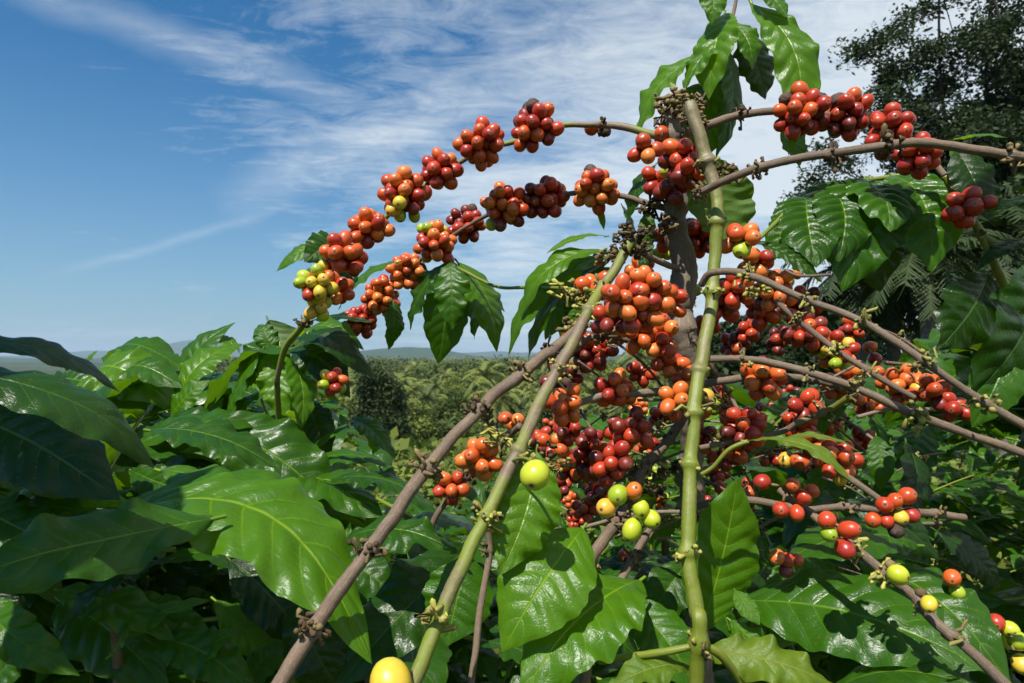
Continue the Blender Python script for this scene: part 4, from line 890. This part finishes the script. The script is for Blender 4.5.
# ------------------------------------------------------------------ tall feathery tree at upper right
def tall_tree():
    t = thing('shade_tree', 'tall dark shade tree with a fine feathery crown against the upper right sky', 'tree')
    D = 21.0; rs = np.random.RandomState(3); bx, by = X(1010, D), D
    t.location = (0, 0, 0)
    base = Vector((bx, by, tz(bx, by) - .5)); fork = P(1005, 215, D)
    mb = MB(); V, Q = tube_arrays(*smooth_path([base, (base + fork) / 2 + Vector((.15, 0, 0)), fork], [.3, .24, .19], .4), 12, .06, 1); mb.add(V, Q)
    ends = []
    mains = [(880, 60), (905, 10), (850, 120), (940, -60), (985, -110), (1040, -60), (1090, 20), (1010, 40), (950, 60), (1060, 100), (900, 130), (850, 175), (940, 150), (1000, 120)]
    for (mx, my) in mains:
        e = P(mx, my, D) + Vector((0, rs.uniform(-2.6, 2.6), 0)); s = fork + Vector((0, 0, rs.uniform(-.8, .6)))
        m = (s + e) / 2 + Vector((rs.randn() * .3, rs.randn() * .3, -.35))
        path, ro = smooth_path([s, m, e], [.10, .06, .022], .25); V, Q = tube_arrays(path, ro, 7, .08, 1); mb.add(V, Q)
        for k in range(13):
            q = path[int(len(path) * rs.uniform(.35, .98))]; d = Vector((rs.randn(), rs.randn(), rs.randn() * .45 + .1)).normalized(); l = rs.uniform(.5, 1.35); e2 = q + d * l
            V, Q = tube_arrays([q, q + d * l * .5 + Vector((0, 0, .05)), e2], [.022, .014, .006], 5, .1, 1); mb.add(V, Q)
            ends.append(e2)
            for g_ in range(2):
                d2 = (d + Vector((rs.randn(), rs.randn(), rs.randn() * .4)) * .8).normalized(); e3 = q + d * l * .6 + d2 * rs.uniform(.25, .7)
                V, Q = tube_arrays([q + d * l * .6, e3], [.010, .004], 4, .1, 1); mb.add(V, Q); ends.append(e3)
    for (mx, my) in ((812, 178), (830, 165), (822, 150), (845, 195), (818, 190)):
        c = P(mx, my, D); s = P(870, 185, D); V, Q = tube_arrays([s, (s + c) / 2, c], [.03, .018, .006], 5, .1, 1); mb.add(V, Q); ends.append(c); ends.append(c + Vector((.2, .3, .1)))
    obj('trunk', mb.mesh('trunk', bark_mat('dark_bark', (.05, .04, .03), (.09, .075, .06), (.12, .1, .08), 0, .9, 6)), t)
    ends = [e for e in ends]
    E = np.array([tuple(e) for e in ends])
    V, Q = cards(E, rs.uniform(.35, .75, len(E)), 120, .070, rs, .8, 2.0)
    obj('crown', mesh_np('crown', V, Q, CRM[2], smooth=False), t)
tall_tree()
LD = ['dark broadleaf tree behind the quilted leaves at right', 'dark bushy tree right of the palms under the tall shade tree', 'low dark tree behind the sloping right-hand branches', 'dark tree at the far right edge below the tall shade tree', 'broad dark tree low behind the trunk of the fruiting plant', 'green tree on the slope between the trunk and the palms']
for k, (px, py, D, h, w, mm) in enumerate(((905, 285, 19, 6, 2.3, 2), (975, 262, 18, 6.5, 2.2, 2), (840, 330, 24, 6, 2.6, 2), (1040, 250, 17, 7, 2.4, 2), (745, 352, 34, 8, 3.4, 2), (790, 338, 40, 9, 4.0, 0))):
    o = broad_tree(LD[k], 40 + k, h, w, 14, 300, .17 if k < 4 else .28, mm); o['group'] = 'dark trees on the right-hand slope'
    p = P(px, py, D); o.location = (p.x, p.y, p.z - h * .75)
LPP = ['palm with drooping fronds directly under the quilted leaves at right', 'palm with a pale trunk showing between the right-hand branches', 'small palm left of the pale palm trunk', 'palm at the right edge above the sloping branches']
for k, (px, py, D, h, fr) in enumerate(((858, 268, 15, 6.5, 1.7), (924, 255, 13, 6.5, 1.6), (890, 300, 15, 5, 1.6), (1000, 235, 14, 7, 1.8))):
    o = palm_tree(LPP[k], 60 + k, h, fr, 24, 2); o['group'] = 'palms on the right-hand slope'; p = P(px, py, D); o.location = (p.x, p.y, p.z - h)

# ================================================================== AIR, SKY, SUN
hz, nt, out = mat('thin_haze'); pv = N(nt, 'ShaderNodeVolumePrincipled')
pv.inputs['Color'].default_value = (.62, .80, 1, 1); pv.inputs['Density'].default_value = .00010; pv.inputs['Anisotropy'].default_value = .2
L(nt, pv.outputs[0], out.inputs['Volume'])
x0, x1, y0, y1, z0, z1 = -27500, 27500, -120, 16100, -32, 260
V = [(x, y, z) for x in (x0, x1) for y in (y0, y1) for z in (z0, z1)]
o = obj('haze', mesh_np('haze', V, np.array([[0, 1, 3, 2], [4, 6, 7, 5], [0, 4, 5, 1], [2, 3, 7, 6], [0, 2, 6, 4], [1, 5, 7, 3]]), hz, smooth=False)); o['kind'] = 'stuff'; o['label'] = 'thin blue haze over valley and hills'; o['category'] = 'haze'

SUN = Vector((-.25, -.47, .85)).normalized()          # direction towards the sun
el = math.asin(SUN.z); az = math.atan2(SUN.x, SUN.y)
w = bpy.data.worlds.new('World'); sc.world = w; w.use_nodes = True
nt = w.node_tree; nt.nodes.clear()
sky = N(nt, 'ShaderNodeTexSky', sky_type='NISHITA', sun_disc=False, sun_elevation=el, sun_rotation=az)
sky.air_density = 1.0; sky.dust_density = .6; sky.ozone_density = 2.5
tcn = N(nt, 'ShaderNodeTexCoord').outputs['Generated']
sep = N(nt, 'ShaderNodeSeparateXYZ'); L(nt, tcn, sep.inputs[0])
zz = math_(nt, 'MAXIMUM', math_(nt, 'ADD', sep.outputs[2], .10), .02)
cx = math_(nt, 'DIVIDE', sep.outputs[0], zz); cy = math_(nt, 'DIVIDE', sep.outputs[1], zz)
cb = N(nt, 'ShaderNodeCombineXYZ'); L(nt, cx, cb.inputs[0]); L(nt, cy, cb.inputs[1])
mp = N(nt, 'ShaderNodeMapping'); mp.inputs['Rotation'].default_value = (0, 0, R(-22)); mp.inputs['Scale'].default_value = (.75, 1.35, 1); L(nt, cb.outputs[0], mp.inputs[0])
na = noise_(nt, mp.outputs[0], .9, 8, .62, .9)
mp2 = N(nt, 'ShaderNodeMapping'); mp2.inputs['Location'].default_value = (3.1, 1.7, 0); mp2.inputs['Scale'].default_value = (.35, .35, 1); L(nt, cb.outputs[0], mp2.inputs[0])
nb = noise_(nt, mp2.outputs[0], 1.0, 3, .5)
nc = noise_(nt, mp.outputs[0], 6, 8, .72, .8)
# more cloud to the right of the view
rt_ = math_(nt, 'MULTIPLY_ADD', sep.outputs[0], .40, .015)
cov = math_(nt, 'ADD', math_(nt, 'ADD', math_(nt, 'MULTIPLY', na, .75), math_(nt, 'MULTIPLY', nb, .35)), math_(nt, 'ADD', rt_, math_(nt, 'MULTIPLY_ADD', nc, .42, -.16)))
cm = ramp(nt, cov, .47, .80)
cm = math_(nt, 'MULTIPLY', cm, .8)
def streak(p, q, wd, s):
    d1 = (P(*p, 1) - Vector((0, 0, ZC))).normalized(); d2 = (P(*q, 1) - Vector((0, 0, ZC))).normalized(); n_ = d1.cross(d2).normalized(); m_ = (d1 + d2).normalized(); half = d1.dot(m_)
    def dot(v):
        q_ = N(nt, 'ShaderNodeVectorMath', operation='DOT_PRODUCT'); L(nt, tcn, q_.inputs[0]); q_.inputs[1].default_value = v; return q_.outputs['Value']
    across = math_(nt, 'ABSOLUTE', math_(nt, 'ADD', dot(n_), math_(nt, 'MULTIPLY', math_(nt, 'SUBTRACT', noise_(nt, tcn, 5, 4, .6), .5), wd * 2.2)))
    a1 = math_(nt, 'SUBTRACT', 1.0, math_(nt, 'DIVIDE', across, wd), clamp=True)
    e1 = N(nt, 'ShaderNodeMapRange', clamp=True); L(nt, dot(m_), e1.inputs[0]); e1.inputs[1].default_value = half - .01; e1.inputs[2].default_value = 1 - (1 - half) * .35
    return math_(nt, 'MULTIPLY', math_(nt, 'MULTIPLY', a1, e1.outputs[0]), math_(nt, 'MULTIPLY', noise_(nt, mp.outputs[0], 5, 6, .7), s))
for st_ in (((-60, -40), (380, 110), .028, .42), ((120, 255), (222, 226), .009, .32), ((250, 190), (470, 100), .05, .6)):
    cm = math_(nt, 'ADD', cm, streak(*st_), clamp=True)
hzn = math_(nt, 'POWER', math_(nt, 'SUBTRACT', 1.0, math_(nt, 'MULTIPLY', sep.outputs[2], 1.6), clamp=True), 3.0)
tint = mixc(nt, 1.0, sky.outputs[0], (.11, .94, 1.42), 'MULTIPLY')
c = mixc(nt, math_(nt, 'MULTIPLY', hzn, .85), tint, (5.6, 6.9, 7.5))
c = mixc(nt, cm, c, (11.0, 11.8, 12.1))
bg = N(nt, 'ShaderNodeBackground'); bg.inputs[1].default_value = .050; L(nt, c, bg.inputs[0])
wo = N(nt, 'ShaderNodeOutputWorld'); L(nt, bg.outputs[0], wo.inputs[0])
sl = bpy.data.lights.new('sun', 'SUN'); sl.energy = 5.0; sl.angle = R(.5); sl.color = (1, .95, .87)
so = bpy.data.objects.new('sun', sl); COL.objects.link(so); so.rotation_euler = SUN.to_track_quat('Z', 'Y').to_euler(); so.location = (-20, -20, 40)

cam = bpy.data.cameras.new('camera'); co = bpy.data.objects.new('camera', cam); COL.objects.link(co)
cam.sensor_width = 36; cam.lens = 36 * F / 1024; cam.shift_y = (HOR - 341.5) / 1024; cam.clip_start = .05; cam.clip_end = 60000
co.location = (0, 0, ZC); co.rotation_euler = (R(90), 0, 0); sc.camera = co
cam.dof.use_dof = True; cam.dof.focus_distance = .60; cam.dof.aperture_fstop = 20
vs = sc.view_settings; vs.view_transform = 'Standard'; vs.look = 'None'; vs.gamma = 1; vs.exposure = .66; vs.use_curve_mapping = False
sc.display_settings.display_device = 'sRGB'
cy_ = sc.cycles; cy_.use_denoising = True; cy_.max_bounces = 4; cy_.diffuse_bounces = 1; cy_.glossy_bounces = 1; cy_.transmission_bounces = 4; cy_.volume_bounces = 0; cy_.transparent_max_bounces = 4
cy_.use_adaptive_sampling = True; cy_.adaptive_threshold = .02; cy_.caustics_reflective = False; cy_.caustics_refractive = False
